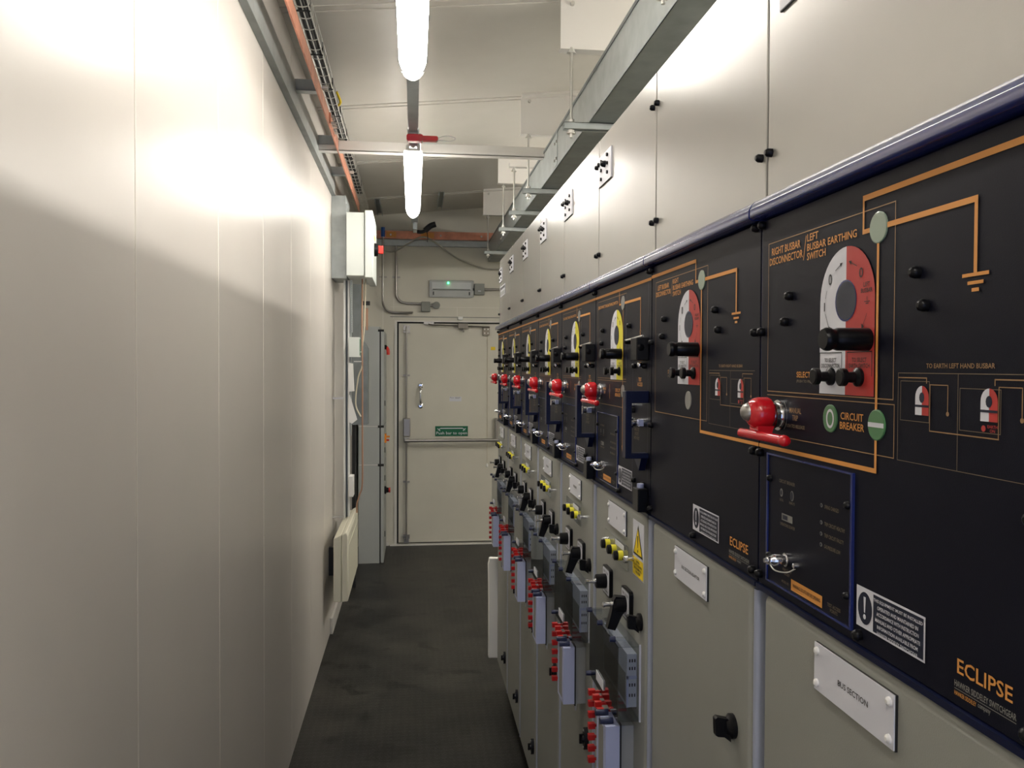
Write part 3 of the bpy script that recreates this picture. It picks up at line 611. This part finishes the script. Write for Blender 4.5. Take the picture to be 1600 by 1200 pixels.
def relay_door(f, far=False):
    u0, u1, z0, z1 = .027, .227, 1.382, 1.537
    d = MB(); t = .0035
    d.box(-.003, 0, -u0-t, -u0, z0, z1, 'navy'); d.box(-.003, 0, -u1, -u1+t, z0, z1, 'navy'); d.box(-.003, 0, -u1+t, -u0-t, z1-.002, z1, 'navy'); d.box(-.003, 0, -u1+t, -u0-t, z0, z0+.002, 'navy')
    d.box(-.0012, 0, -u1+t, -u0-t, z0+.002, z1-.002, 'fascia')
    x = -.0018; tx = 'dark_text'
    d.text('CIRCUIT BREAKER', .060, .101, 1.5055, 1.5095, tx, x); d.text('LOCAL', .062, .072, 1.484, 1.487, tx, x); d.text('REMOTE', .087, .101, 1.484, 1.487, tx, x)
    d.disc(.0665, 1.494, .004, 'print_grey', x, 12, rz=.005); d.disc(.0665, 1.494, .0025, 'recess', x-.0003, 12, rz=.003); d.disc(.094, 1.494, .0045, 'print_grey', x, 12, rz=.006); d.disc(.094, 1.494, .0035, 'recess', x-.0003, 12, rz=.005)
    d.pr(.068, .096, 1.4625, 1.4705, 'print_grey', x); d.pr(.071, .084, 1.464, 1.469, 'recess', x-.0003); d.text('OPERATIONS COUNTER', .064, .102, 1.456, 1.4595, tx, x)
    for k, (z, s) in enumerate(((1.495, 'SPRING CHARGED'), (1.477, 'TRIP CIRCUIT HEALTHY'), (1.465, 'TRIP CIRCUIT FAULTY'), (1.4535, 'GAS PRESSURE LOW'))):
        d.disc(.163, z, .0028, 'print_grey', x, 10, rz=.0022); d.disc(.163, z, .0018, 'recess', x-.0003, 10, rz=.0015); d.text(s, .170, .170+.0021*len(s), z-.0022, z+.0018, tx, x)
    d.text('REMOTE TRIP\nSOCKET', .072, .095, 1.400, 1.4075, tx, x); d.text('MODEL NO', .07, .088, 1.390, 1.393, tx, x)
    d.pr(.094, .167, 1.3868, 1.3995, 'orange', x); d.text('WARNING ISOLATE BEFORE OPENING', .099, .163, 1.3915, 1.3955, 'print_black', x-.0003)
    d.text('TEST ACCESS\nPOINTS', .178, .205, 1.388, 1.3965, tx, x)
    r = d.build('relay_door', f, label='black instrument door edged in navy')
    for u, z in ((.036, 1.507), (.036, 1.414), (.218, 1.504), (.218, 1.414)): MB().lathe((-.001, -u, z), (-1, 0, 0), [(0, .0042), (.004, .0038), (.0055, .002)], 'black_plastic', 8).build('screw', r)
    b = MB(); b.lathe((-.001, -.082, 1.4185), (-1, 0, 0), [(0, .008), (.003, .008), (.0035, .0058), (.008, .0058), (.009, .0068), (.018, .0068), (.020, .005), (.024, .005), (.024, .003), (.028, .0025)], 'chrome', 18)
    b.tube([(-.022, -.082, 1.414), (-.018, -.088, 1.408), (-.008, -.098, 1.408), (-.002, -.106, 1.4145)], .0009, 'steel', 6); b.lathe((-.001, -.108, 1.4175), (-1, 0, 0), [(0, .0035), (.005, .003), (.006, .001)], 'chrome', 10)
    b.build('test_socket', r, label='chrome capped round socket')
def warning_label(b, u0=.234, u1=.344, z0=1.391, z1=1.430):
    x = -.0008; b.pr(u0, u1, z0, z1, 'print_white', x); b.pr(u0+.030, u1-.002, z0+.002, z1-.002, 'recess', x-.0003)
    b.disc(u0+.0155, (z0+z1)/2, .0125, 'recess', x-.0003, 24, rz=.0155); b.poly([(u0+.0135, (z0+z1)/2+.011), (u0+.0175, (z0+z1)/2+.011), (u0+.0165, (z0+z1)/2-.004), (u0+.0145, (z0+z1)/2-.004)], 'print_white', x-.0006); b.disc(u0+.0155, (z0+z1)/2-.008, .0025, 'print_white', x-.0006, 12)
    lines = ['THIS EQUIPMENT MUST BE INSTALLED', 'OPERATED AND MAINTAINED IN', 'ACCORDANCE WITH INSTRUCTION', 'MANUALS AND OTHER APPROPRIATE', 'INFORMATION AVAILABLE FROM', 'HAWKER SIDDELEY SWITCHGEAR']
    for i, s in enumerate(lines):
        m_ = (u0+u1)/2+.014; h = .0011*len(s)+.003; z = z1-.0085-i*.0059; b.text(s, m_-h, m_+h, z, z+.0035, 'print_white', x-.0006)
def brand(b, u0, u1):
    x = -.0008; b.text('ECLIPSE', u0+.003, u1-.004, 1.3985, 1.4105, 'orange', x); b.text('HAWKER SIDDELEY SWITCHGEAR', u0, u1, 1.3875, 1.3925, 'print_grey', x)
    b.pr(u0, u1, 1.3855, 1.3860, 'print_grey', x); b.text('HAWKER SIDDELEY', u0, u0+.026, 1.3805, 1.384, 'orange', x); b.text('company', u0+.028, u0+.042, 1.3800, 1.384, 'print_grey', x)
def nameplate(d, W, txt, u0=.157, u1=.306, z0=1.299, z1=1.349, tw=.055, th=.006):
    b = MB(); b.box(-.0035, 0, -u1-.0005, -u0, z0-.001, z1, 'print_black'); b.box(-.0048, -.0035, -u1, -u0-.0005, z0, z1, 'print_white')
    if txt: m_ = (u0+u1)/2+.004; b.text(txt, m_-tw/2, m_+tw/2, 1.3205, 1.3205+th, 'print_black', -.0050)
    p = b.build('nameplate', d, label='white engraved nameplate' + (' reading '+txt if txt else ''))
    for u in (u0+.007, u1-.007):
        for z in (z0+.008, z1-.008): MB().lathe((-.0048, -u, z), (-1, 0, 0), [(0, .0045), (.002, .0042), (.0035, .002)], 'plastic_white', 10).build('rivet', p)
def wing_knob(d, u, z):
    k = MB().lathe((0, -u, z), (-1, 0, 0), [(0, .0165), (.006, .0165), (.009, .012), (.013, .010)], 'black_plastic', 18)
    k.prism([(-.006, z+.010), (-.025, z+.0145), (-.028, z+.012), (-.027, z-.010), (-.024, z-.012), (-.015, z-.013), (-.006, z-.020)], 'black_plastic', 'y', -u-.005, -u+.005)
    k.build('door_knob', d, bevel=0, label='black wing knob')
def oval_latch(d, u, z):
    k = MB(); k.prism([(-u+.0135*math.cos(t)*(1-.25*abs(math.sin(t))**3), z+.028*math.sin(t)) for t in [2*PI*i/24 for i in range(24)]], 'black_matt', 'x', -.011, 0, True)
    k.lathe((-.011, -u, z), (-1, 0, 0), [(0, .0105), (.004, .010), (.006, .007)], 'black_plastic', 14); k.box(-.022, -.011, -u-.003, -u+.003, z-.011, z+.011, 'black_plastic')
    for s_ in (-1, 1): k.cyl((-.011, -u, z+s_*.021), (-.0125, -u, z+s_*.021), .003, 'steel', n=8)
    k.build('door_latch', d, label='black oval latch')
def plate7(up, u0, u1, z0=2.062, z1=2.130):
    b = MB(); b.box(.003, .006, -u1, -u0, z0, z1, 'print_white'); b.box(.0035, .006, -u1-.0006, -u0, z0-.0012, z0, 'print_black')
    p = b.build('hole_plate', up, label='white plate with six black plugs'); w_ = u1-u0
    for a, c in ((.25, .2), (.25, .5), (.25, .8), (.75, .25), (.75, .55), (.75, .82)):
        MB().cyl((.003, -(u0+a*w_), z0+c*(z1-z0)), (-.001, -(u0+a*w_), z0+c*(z1-z0)), .0042, 'black_plastic', n=8).build('plug', p)
    MB().lathe((.003, -(u0+.55*w_), z0+.60*(z1-z0)), (-1, 0, 0), [(0, .008), (.008, .007), (.012, .003)], 'black_plastic', 8).build('knob', p)

def mimic_bus(f, W, idx):
    """single-line diagram printed on the red and white cubicles (idx 1 nearest, 2 adaptor)"""
    b = MB(); x = -.0008; o = 'orange'; th = 'thin_orange'
    # thin outline boxes
    if idx == 1:
        b.frame(.022, .292, 1.611, 1.790, .001, th, x); b.frame(.022, .294, 1.5585, 1.6075, .0009, th, x, 'rtb')
        b.text('RIGHT BUSBAR\nDISCONNECTOR', .026, .112, 1.7625, 1.783, o, x-.0002); b.line((.1135, 1.759), (.1195, 1.785), .0012, o, x); b.text('LEFT', .1225, .1475, 1.778, 1.786, o, x-.0002)
        b.text('BUSBAR EARTHING', .1225, .226, 1.7675, 1.7755, o, x-.0002); b.text('SWITCH', .1225, .164, 1.7575, 1.7655, o, x-.0002)
        b.pr(.2365, W, 1.7995, 1.805, o, x-.0002)
        b.text('TO EARTH LEFT HAND BUSBAR', .34, .424, 1.640, 1.644, th, x)
        b.text('CIRCUIT\nBREAKER', .1975, .2435, 1.5785, 1.5955, o, x); b.text('MANUAL\nTRIP', .083, .112, 1.5800, 1.5945, th, x); b.text('PUSH TO RELEASE', .073, .121, 1.5715, 1.5755, 'dark_text', x)
        n = 12
        for i in range(n):
            a0 = math.radians(-50+100*i/n); a1 = math.radians(-50+100*(i+1)/n); b.line((.056+.0205*math.cos(a0), 1.584+.0205*math.sin(a0)), (.056+.0205*math.cos(a1), 1.584+.0205*math.sin(a1)), .0008, 'print_grey', x)
        b.pr(0, .266, 1.5415, 1.546, o, x-.0002)
    else:
        b.frame(.026, .291, 1.5605, 1.790, .001, th, x)
        b.text('LEFT BUSBAR\nDISCONNECTOR', .028, .113, 1.7635, 1.783, o, x-.0002); b.line((.1145, 1.759), (.1205, 1.785), .0012, th, x); b.text('RIGHT', .124, .154, 1.778, 1.786, o, x-.0002)
        b.text('BUSBAR EARTHING', .124, .226, 1.7675, 1.7755, o, x-.0002); b.text('SWITCH', .124, .166, 1.7575, 1.7655, o, x-.0002)
        b.pr(0, .2395, 1.7995, 1.805, o, x-.0002); b.text('TO EARTH RIGHT HAND BUSBAR', .338, .424, 1.640, 1.644, th, x)
        b.pr(.2622, W, 1.5415, 1.546, o, x-.0002)
    b.pr(.2365, .2395, 1.7725, 1.7995, o, x-.0002); b.pr(.2365, .252, 1.7680, 1.7725, o, x-.0002); b.pr(.276, .4025, 1.7680, 1.7730, o, x-.0002); b.pr(.3985, .4025, 1.7138, 1.7680, o, x-.0002)
    b.pr(.385, .416, 1.7110, 1.7138, o, x-.0002); b.pr(.3915, .4100, 1.7048, 1.7075, o, x-.0002); b.pr(.3965, .4050, 1.6992, 1.7020, o, x-.0002)
    b.pr(.2622, .2660, 1.546, 1.7580, o, x-.0002)
    t = dial_plate(b, 'print_red'); b.text('LEFT\nBUSBAR' if idx == 1 else 'RIGHT\nBUSBAR', .236, .256, 1.712, 1.722, 'print_black', t); b.text('SELECT', .100, .133, 1.6290, 1.6355, o, x); b.text('(PUSH TO FREE)', .100, .139, 1.6225, 1.6265, 'dark_text', x)
    b.line((.247, 1.708), (.247, 1.704), .0008, 'print_black', t); b.pr(.242, .252, 1.7030, 1.7038, 'print_black', t); b.pr(.2445, .2495, 1.701, 1.7018, 'print_black', t)
    select_boxes(b, t, 'TO SELECT\nEARTH SWITCH')
    # the two small pictograms
    b.frame(.299, W-.014, 1.558, 1.636, .0006, 'dark_text', x, 'ltb'); b.pr(.3815, .3821, 1.558, 1.636, 'dark_text', x)
    for c_, hw in ((.335, .0095), (.4185, .0095)):
        zz = 1.615
        b.poly([(c_, 1.600), (c_, zz+.010)]+[(c_-hw*math.sin(math.radians(a)), zz+.010*math.cos(math.radians(a))) for a in range(15, 91, 15)]+[(c_-hw, 1.600)], 'print_white', x-.0003)
        b.poly([(c_, zz+.010), (c_, 1.600), (c_+hw, 1.600)]+[(c_+hw*math.cos(math.radians(a)), zz+.010*math.sin(math.radians(a))) for a in range(0, 90, 15)], 'print_red', x-.0003)
        b.disc(c_, zz, .0036, 'recess', x-.0005, 12, rz=.0045); b.pr(c_-hw, c_+hw, 1.6068, 1.6088, 'recess', x-.0005)
        b.pr(c_+.034, c_+.0348, 1.604, 1.6265, th, x-.0002); b.pr(c_+.010, c_+.0348, 1.6258, 1.6265, th, x-.0002); b.disc(c_+.0344, 1.603, .002, th, x-.0002, 8)
    b.pr(.300, .3415, 1.6312, 1.6322, th, x-.0002); b.pr(.3405, .3415, 1.627, 1.632, th, x-.0002); b.pr(.3455, .3463, 1.587, 1.6265, th, x-.0002); b.pr(.3455, .4295, 1.587, 1.588, th, x-.0002); b.pr(.4285, .4293, 1.587, 1.6265, th, x-.0002)
    b.pr(.424, .425, 1.627, 1.632, th, x-.0002); b.pr(.424, W-.02, 1.6312, 1.6322, th, x-.0002)
    b.disc(.4125, 1.5945, .0025, 'print_red', x-.0002, 10); b.text('EARTH\nON', .417, .428, 1.592, 1.5975, 'print_red', x-.0002); b.frame(.384, .431, 1.591, 1.6245, .0005, 'dark_text', x); b.frame(.303, .345, 1.594, 1.629, .0005, 'dark_text', x)
    warning_label(b); brand(b, .383, .452)
    b.build('mimic_print', f, label='printed orange mimic diagram with red and white dial')
    selector(f); indicator(f, .2642, 1.7705, 'indicator', r=.0148)
    if idx == 1:
        indicator(f, .2650, 1.5868, 'indicator_green', bar=True); indicator(f, .1775, 1.5875, 'indicator_green', ring=True); trip_handle(f)
    else: indicator(f, .207, 1.588, 'indicator_grey')
    ww = W
    pts = [(.083, 1.722), (.072, 1.693), (.326, 1.722), (.338, 1.693), (.007, 1.815), (.007, 1.684), (.007, 1.535), (.007, 1.384), (.240, 1.382)]+[(ww-.012, z) for z in (1.815, 1.684, 1.535, 1.384)]
    screws(f, W, pts)

def mimic_feeder(f, W):
    b = MB(); x = -.0008; o = 'orange'; th = 'thin_orange'
    b.pr(0, W, 1.7975, 1.8030, o, x-.0002); b.pr(.2285, .2312, 1.7715, 1.7975, o, x-.0002); b.pr(.2285, .246, 1.7680, 1.7715, o, x-.0002); b.pr(.273, .3955, 1.7680, 1.7730, o, x-.0002); b.pr(.3925, .3955, 1.7125, 1.7680, o, x-.0002)
    b.line((.3905, 1.706), (.394, 1.713), .0016, o, x-.0002); b.line((.3975, 1.706), (.394, 1.713), .0016, o, x-.0002); b.pr(.3915, .3945, 1.655, 1.706, o, x-.0002)
    b.pr(.381, .407, 1.652, 1.6545, o, x-.0002); b.pr(.386, .402, 1.6462, 1.6488, o, x-.0002); b.pr(.391, .397, 1.6415, 1.6438, o, x-.0002)
    b.frame(.026, .289, 1.6145, 1.790, .001, th, x); b.frame(.026, .289, 1.556, 1.6105, .0009, th, x, 'tb'); b.text('DISCONNECTOR/EARTHING SWITCH', .030, .217, 1.7725, 1.7795, o, x-.0002)
    b.pr(.2600, .2622, 1.470, 1.757, o, x-.0002); b.poly([(.2575, 1.478), (.2647, 1.478), (.2611, 1.464)], o, x-.0003); b.pr(.262, .274, 1.5385, 1.5395, o, x-.0002)
    t = dial_plate(b, 'print_yellow'); select_boxes(b, t, 'TO SELECT\nEARTH SWITCH'); b.text('SELECT', .100, .133, 1.6290, 1.6355, th, x)
    b.text('MANUAL\nTRIP', .083, .112, 1.5800, 1.5945, o, x); b.text('CIRCUIT\nBREAKER', .196, .242, 1.5775, 1.5945, o, x)
    b.pr(.146, .1475, 1.570, 1.602, o, x)
    b.text('TEST\nACCESS', .375, .410, 1.6035, 1.6200, o, x)
    warning_label(b, .229, .339, 1.395, 1.434)
    b.text('ECLIPSE', .375, .414, 1.3985, 1.4105, 'thin_orange', x); b.text('HAWKER SIDDELEY SWITCHGEAR', .37, .414, 1.3875, 1.3925, 'print_grey', x)
    b.text('CABLE TEST\nSOCKETS\nEARTH FIRST', .352, .392, 1.500, 1.523, 'dark_text', x)
    b.pr(.3405, .3425, 1.375, 1.6745, 'navy_dark', x-.0001); b.pr(.4465, .4485, 1.375, 1.7950, 'navy_dark', x-.0001); b.pr(.3405, .4465, 1.6745, 1.6760, 'navy_dark', x-.0001); b.pr(.2885, .2893, 1.614, 1.79, 'navy', x-.0001)
    b.build('mimic_print', f, label='printed orange mimic diagram with yellow and white dial')
    selector(f); indicator(f, .259, 1.7715, 'indicator_grey', r=.0145); indicator(f, .261, 1.590, 'indicator_grey', r=.013); trip_handle(f)
    screws(f, W, [(.083, 1.722), (.072, 1.693), (.317, 1.722), (.358, 1.642), (.429, 1.642), (.007, 1.814), (.240, 1.382), (.352, 1.555), (.352, 1.53), (.36, 1.42), (.425, 1.42), (W-.010, 1.814)])
    # cable-test door furniture
    s = MB().box(-.024, 0, -.452, -.408, 1.652, 1.694, 'black_matt').build('interlock_box', f, bevel=.002, label='black interlock box')
    b = MB(); b.cyl((-.012, -.452, 1.697), (-.012, -.325, 1.692), .0022, 'steel', n=8); b.lathe((0, -.329, 1.690), (-1, 0, 0), [(0, .005), (.014, .005), (.016, .002)], 'black_plastic', 8); b.build('interlock_rod', s)
    MB().lathe((-.012, -.43, 1.648), (0, 0, -1), [(0, .004), (.003, .005), (.008, .003)], 'chrome', 10).build('interlock_pin', s)
    MB().lathe((-.016, -.449, 1.676), (0, -1, 0), [(0, .007), (.003, .007), (.005, .003)], 'black_plastic', 8).build('interlock_knob', s)
    b = MB(); b.box(-.044, -.032, -.4535, -.430, 1.472, 1.596, 'navy_dark')
    b.box(-.034, 0, -.4535, -.430, 1.574, 1.596, 'navy_dark'); b.box(-.034, 0, -.4535, -.430, 1.472, 1.482, 'navy_dark'); b.build('pull_handle', f, bevel=.0015, label='navy U-shaped pull handle')
    b = MB(); b.prism([(-.453, 1.474), (-.395, 1.474), (-.435, 1.448)], 'navy_dark', 'x', -.014, -.002); b.build('guide_bracket', f, label='navy triangular guide')
    MB().cyl((0, -.352, 1.565), (-.02, -.352, 1.565), .0035, 'chrome', n=10).build('locating_pin', f); MB().cyl((0, -.356, 1.536), (-.022, -.356, 1.536), .0045, 'steel', n=10).build('locating_pin', f)
    k = MB().lathe((0, -.42, 1.536), (-1, 0, 0), [(0, .008), (.010, .008), (.011, .0045), (.022, .0045), (.023, .011), (.026, .011), (.027, .003)], 'chrome', 16).build('key_switch', f, label='chrome key switch')
    MB().box(-.013, -.004, -.432, -.418, 1.530, 1.542, 'block_white').build('key_tag', k)
    k = MB().box(-.020, 0, -.454, -.416, 1.373, 1.416, 'black_plastic').build('socket_housing', f, bevel=.002, label='black socket housing')
    MB().cyl((-.010, -.434, 1.416), (-.010, -.434, 1.4235), .0065, 'block_white', n=12).build('housing_cap', k)

def feeder_door(d, W, name):
    nameplate(d, W, name, tw=.0035 if name == 'I' else .045)
    p = MB().box(-.016, -.0145, -.369, -.174, 1.243, 1.291, 'clear_plastic').build('indicator_panel', d, label='clear panel over three yellow pushbuttons')
    for u in (.180, .363): MB().lathe((0, -u, 1.266), (-1, 0, 0), [(0, .004), (.015, .004), (.016, .007), (.022, .007), (.024, .004)], 'chrome', 10).build('standoff', p)
    MB().box(-.0166, -.0160, -.340, -.270, 1.277, 1.287, 'print_white').build('panel_label', p)
    for u in (.217, .272, .328):
        k = MB().lathe((0, -u, 1.266), (-1, 0, 0), [(.016, .0098), (.026, .0098), (.0262, .0096)], 'print_yellow', 16).build('pushbutton', p, label='yellow and black pushbutton')
        MB().lathe((-.0262, -u, 1.266), (-1, 0, 0), [(0, .0098), (.007, .0094), (.0085, .006)], 'black_plastic', 16).build('button_cap', k)
    for (u, z, kind) in ((.157, 1.171, 0), (.325, 1.168, 1)):
        s = MB(); s.prism(rnd(-u-.033, -u+.033, z-.031, z+.031, .008), 'black_plastic', 'x', -.009, 0); s.prism(rnd(-u-.029, -u+.029, z-.027, z+.027, .006), 'print_white', 'x', -.0094, -.009)
        s.text('TRIP  CLOSE', u-.022, u+.022, z+.017, z+.022, 'print_black', -.0096); s.text('LOCAL  REMOTE', u-.022, u+.022, z-.023, z-.019, 'print_black', -.0096)
        s = s.build('control_switch', d, label='black control switch on a white plate')
        g = MB().lathe((-.009, -u, z), (-1, 0, 0), [(0, .016), (.004, .0165), (.022, .0155), (.024, .012)], 'black_plastic', 18)
        if kind: g.prism([(-.011, z+.015), (-.030, z+.017), (-.034, z+.010), (-.040, z-.020), (-.047, z-.046), (-.031, z-.050), (-.017, z-.020), (-.011, z-.012)], 'black_plastic', 'y', -u-.009, -u+.009)
        g.build('switch_grip', s, label='black pistol grip' if kind else 'black round grip')
        MB().lathe((-.032, -u, z), (-1, 0, 0), [(0, .0058), (.006, .0058), (.0065, .004), (.018, .004), (.0185, .0055), (.022, .0055), (.024, .002)], 'chrome', 12).build('key_barrel', s)
    wing_knob(d, .412, 1.158); oval_latch(d, .395, .725); oval_latch(d, .395, .290)
    # protection relay behind a clear cover
    r = MB(); r.box(-.020, 0, -.385, -.185, .985, 1.088, 'relay_white'); r.box(-.0205, -.020, -.375, -.195, .992, 1.048, 'print_grey')
    for i in range(3):
        for z in (1.075, 1.060, 1.028, 1.008): r.box(-.016+.005*i, -.0135+.005*i, -.3856, -.385, z-.003, z+.003, 'print_black')
    r.box(-.021, -.0005, -.3862, -.385, 1.040, 1.046, 'block_white'); r.box(-.021, -.017, -.3862, -.385, .985, 1.046, 'block_white'); r.build('protection_relay', d, label='pale relay unit inside the cover')
    c_ = MB(); e = .0015; u0, u1, z0, z1, xx = .158, .412, .968, 1.111, -.045
    c_.box(xx, xx+e, -u1, -u0, z0, z1, 'clear_dark'); c_.box(xx+e, 0, -u1, -u1+e, z0, z1, 'clear_plastic'); c_.box(xx+e, 0, -u0-e, -u0, z0, z1, 'clear_plastic')
    c_.box(xx+e, 0, -u1+e, -u0-e, z1-e, z1, 'clear_plastic'); c_.box(xx+e, 0, -u1+e, -u0-e, z0, z0+e, 'clear_plastic'); c_.box(-.004, -.001, -u1-.004, -u1, z0, z1+.004, 'relay_white')
    c_ = c_.build('clear_cover', d, label='clear box cover over the relay')
    for u, z in ((.175, 1.118), (.275, 1.120), (.385, 1.122), (.170, .978)):
        k = MB().cyl((-.022, -u, z-.004), (-.044, -u, z-.004), .0042, 'clear_plastic', n=10).build('thumbscrew', c_)
        MB().cyl((-.044, -u, z-.004), (-.055, -u, z-.004), .006, 'navy_cap', r2=.005, n=10).build('screw_cap', k)
    # test block with red links
    t_ = MB(); t_.box(-.058, -.028, -.372, -.292, .802, .943, 'block_white'); t_.box(-.0585, -.058, -.352, -.312, .812, .935, 'print_grey')
    t_.box(-.028, 0, -.366, -.296, .800, .941, 'block_grey'); t_.box(-.030, -.027, -.374, -.29, .798, .947, 'print_black')
    t_.cyl((-.024, -.36, .800), (-.024, -.36, .782), .004, 'steel', n=8)
    t_ = t_.build('test_block', d, label='pale lilac test block')
    for u in (.315, .355): MB().cyl((-.040, -u, .948), (-.066, -u, .948), .0065, 'navy_cap', n=10).build('block_catch', t_)
    for k in range(7):
        z = .963-.0235*k; MB().box(-.060, -.0, -.250, -.244, z-.002, z+.002, 'red_link').box(-.066, -.052, -.253, -.241, z-.0055, z+.0055, 'red_link').build('test_link', t_, label='red test link')
    for k in range(3):
        u = .270+.020*k; z = .961-.006*k; MB().box(-.050, -.0, -u-.002, -u+.002, z-.002, z+.002, 'red_link').box(-.062, -.048, -u-.005, -u+.005, z-.0055, z+.0055, 'red_link').build('test_link', t_, label='red test link')
    MB().box(-.047, -.046, -.300, -.235, .985, 1.005, 'print_white').build('block_label', d)

def triangle_sign(d, u0=.352, u1=.430):
    b = MB(); b.box(-.0012, 0, -u1, -u0, 1.236, 1.344, 'print_white'); x = -.0018
    m_ = (u0+u1)/2; b.poly([(m_-.034, 1.278), (m_+.034, 1.278), (m_, 1.337)], 'print_black', x); b.poly([(m_-.028, 1.2815), (m_+.028, 1.2815), (m_, 1.330)], 'sign_yellow', x-.0003)
    b.poly([(m_-.0035, 1.317), (m_+.0035, 1.317), (m_+.0015, 1.294), (m_-.0015, 1.294)], 'print_black', x-.0006); b.disc(m_, 1.2875, .003, 'print_black', x-.0006, 10)
    b.pr(u0+.002, u1-.002, 1.238, 1.273, 'sign_yellow', x); b.text('DANGER\nISOLATE ELSEWHERE\nBEFORE REMOVING\nTHIS COVER', u0+.010, u1-.010, 1.243, 1.269, 'print_black', x-.0003)
    b.build('warning_sign', d, label='white and yellow triangle warning sign')

GRP = 'switchgear cubicles in the row'
# nearest: bus section
t = thing('switchgear_cubicle', 'nearest switchgear cubicle with nameplate BUS SECTION and red and white dial', 'switchgear', (XF, 1.0, 0), GRP)
up, f, d = common(t, .478, None, None); mimic_bus(f, .478, 1); relay_door(f); nameplate(d, .478, 'BUS SECTION', tw=.056); plate7(up, .037, .160, 2.064, 2.135)
wing_knob(d, .41, 1.155)
t = thing('switchgear_cubicle', 'switchgear cubicle with nameplate BUS SECTION ADAPTOR, second from the camera', 'switchgear', (XF, 1.48, 0), GRP)
up, f, d = common(t, .478, None, None); mimic_bus(f, .478, 2); nameplate(d, .478, 'BUS SECTION ADAPTOR', tw=.083, th=.0055)
wing_knob(d, .405, 1.158); oval_latch(d, .395, .725); oval_latch(d, .395, .290)
def feeder(y, W, label, sign, name):
    t = thing('switchgear_cubicle', label, 'switchgear', (XF, y, 0), GRP)
    up, f, d = common(t, W, None, None); mimic_feeder(f, W); relay_door(f); feeder_door(d, W, name); plate7(up, .005, .128, 2.060, 2.128)
    if sign: triangle_sign(d)
    return t
feeder(1.948, .466, 'first yellow-dial cubicle past the adaptor, with a triangle warning sign on its door', True, 'I')
p = feeder(2.405, .455, 'second yellow-dial cubicle, the one just beyond the triangle warning sign', False, 'FEEDER')
labs = ['third yellow-dial cubicle counted from the triangle warning sign', 'fourth yellow-dial cubicle counted from the triangle warning sign', 'next-to-last cubicle, one before the far end of the row', 'farthest cubicle of the row, with a blue striped label on its upper panel']
for i, l in enumerate(labs):
    q = copy_tree(p); q.location = (XF, 2.405+.4565*(i+1), 0); q['label'] = l
far = q
up = [c_ for c_ in far.children if c_.name.startswith('upper_panel')][0]
MB().box(.004, .006, -.26, -.06, 1.985, 2.036, 'print_white').box(.0035, .004, -.25, -.07, 2.018, 2.030, 'navy').box(.0035, .004, -.25, -.07, 1.990, 2.008, 'block_grey').build('striped_label', up)
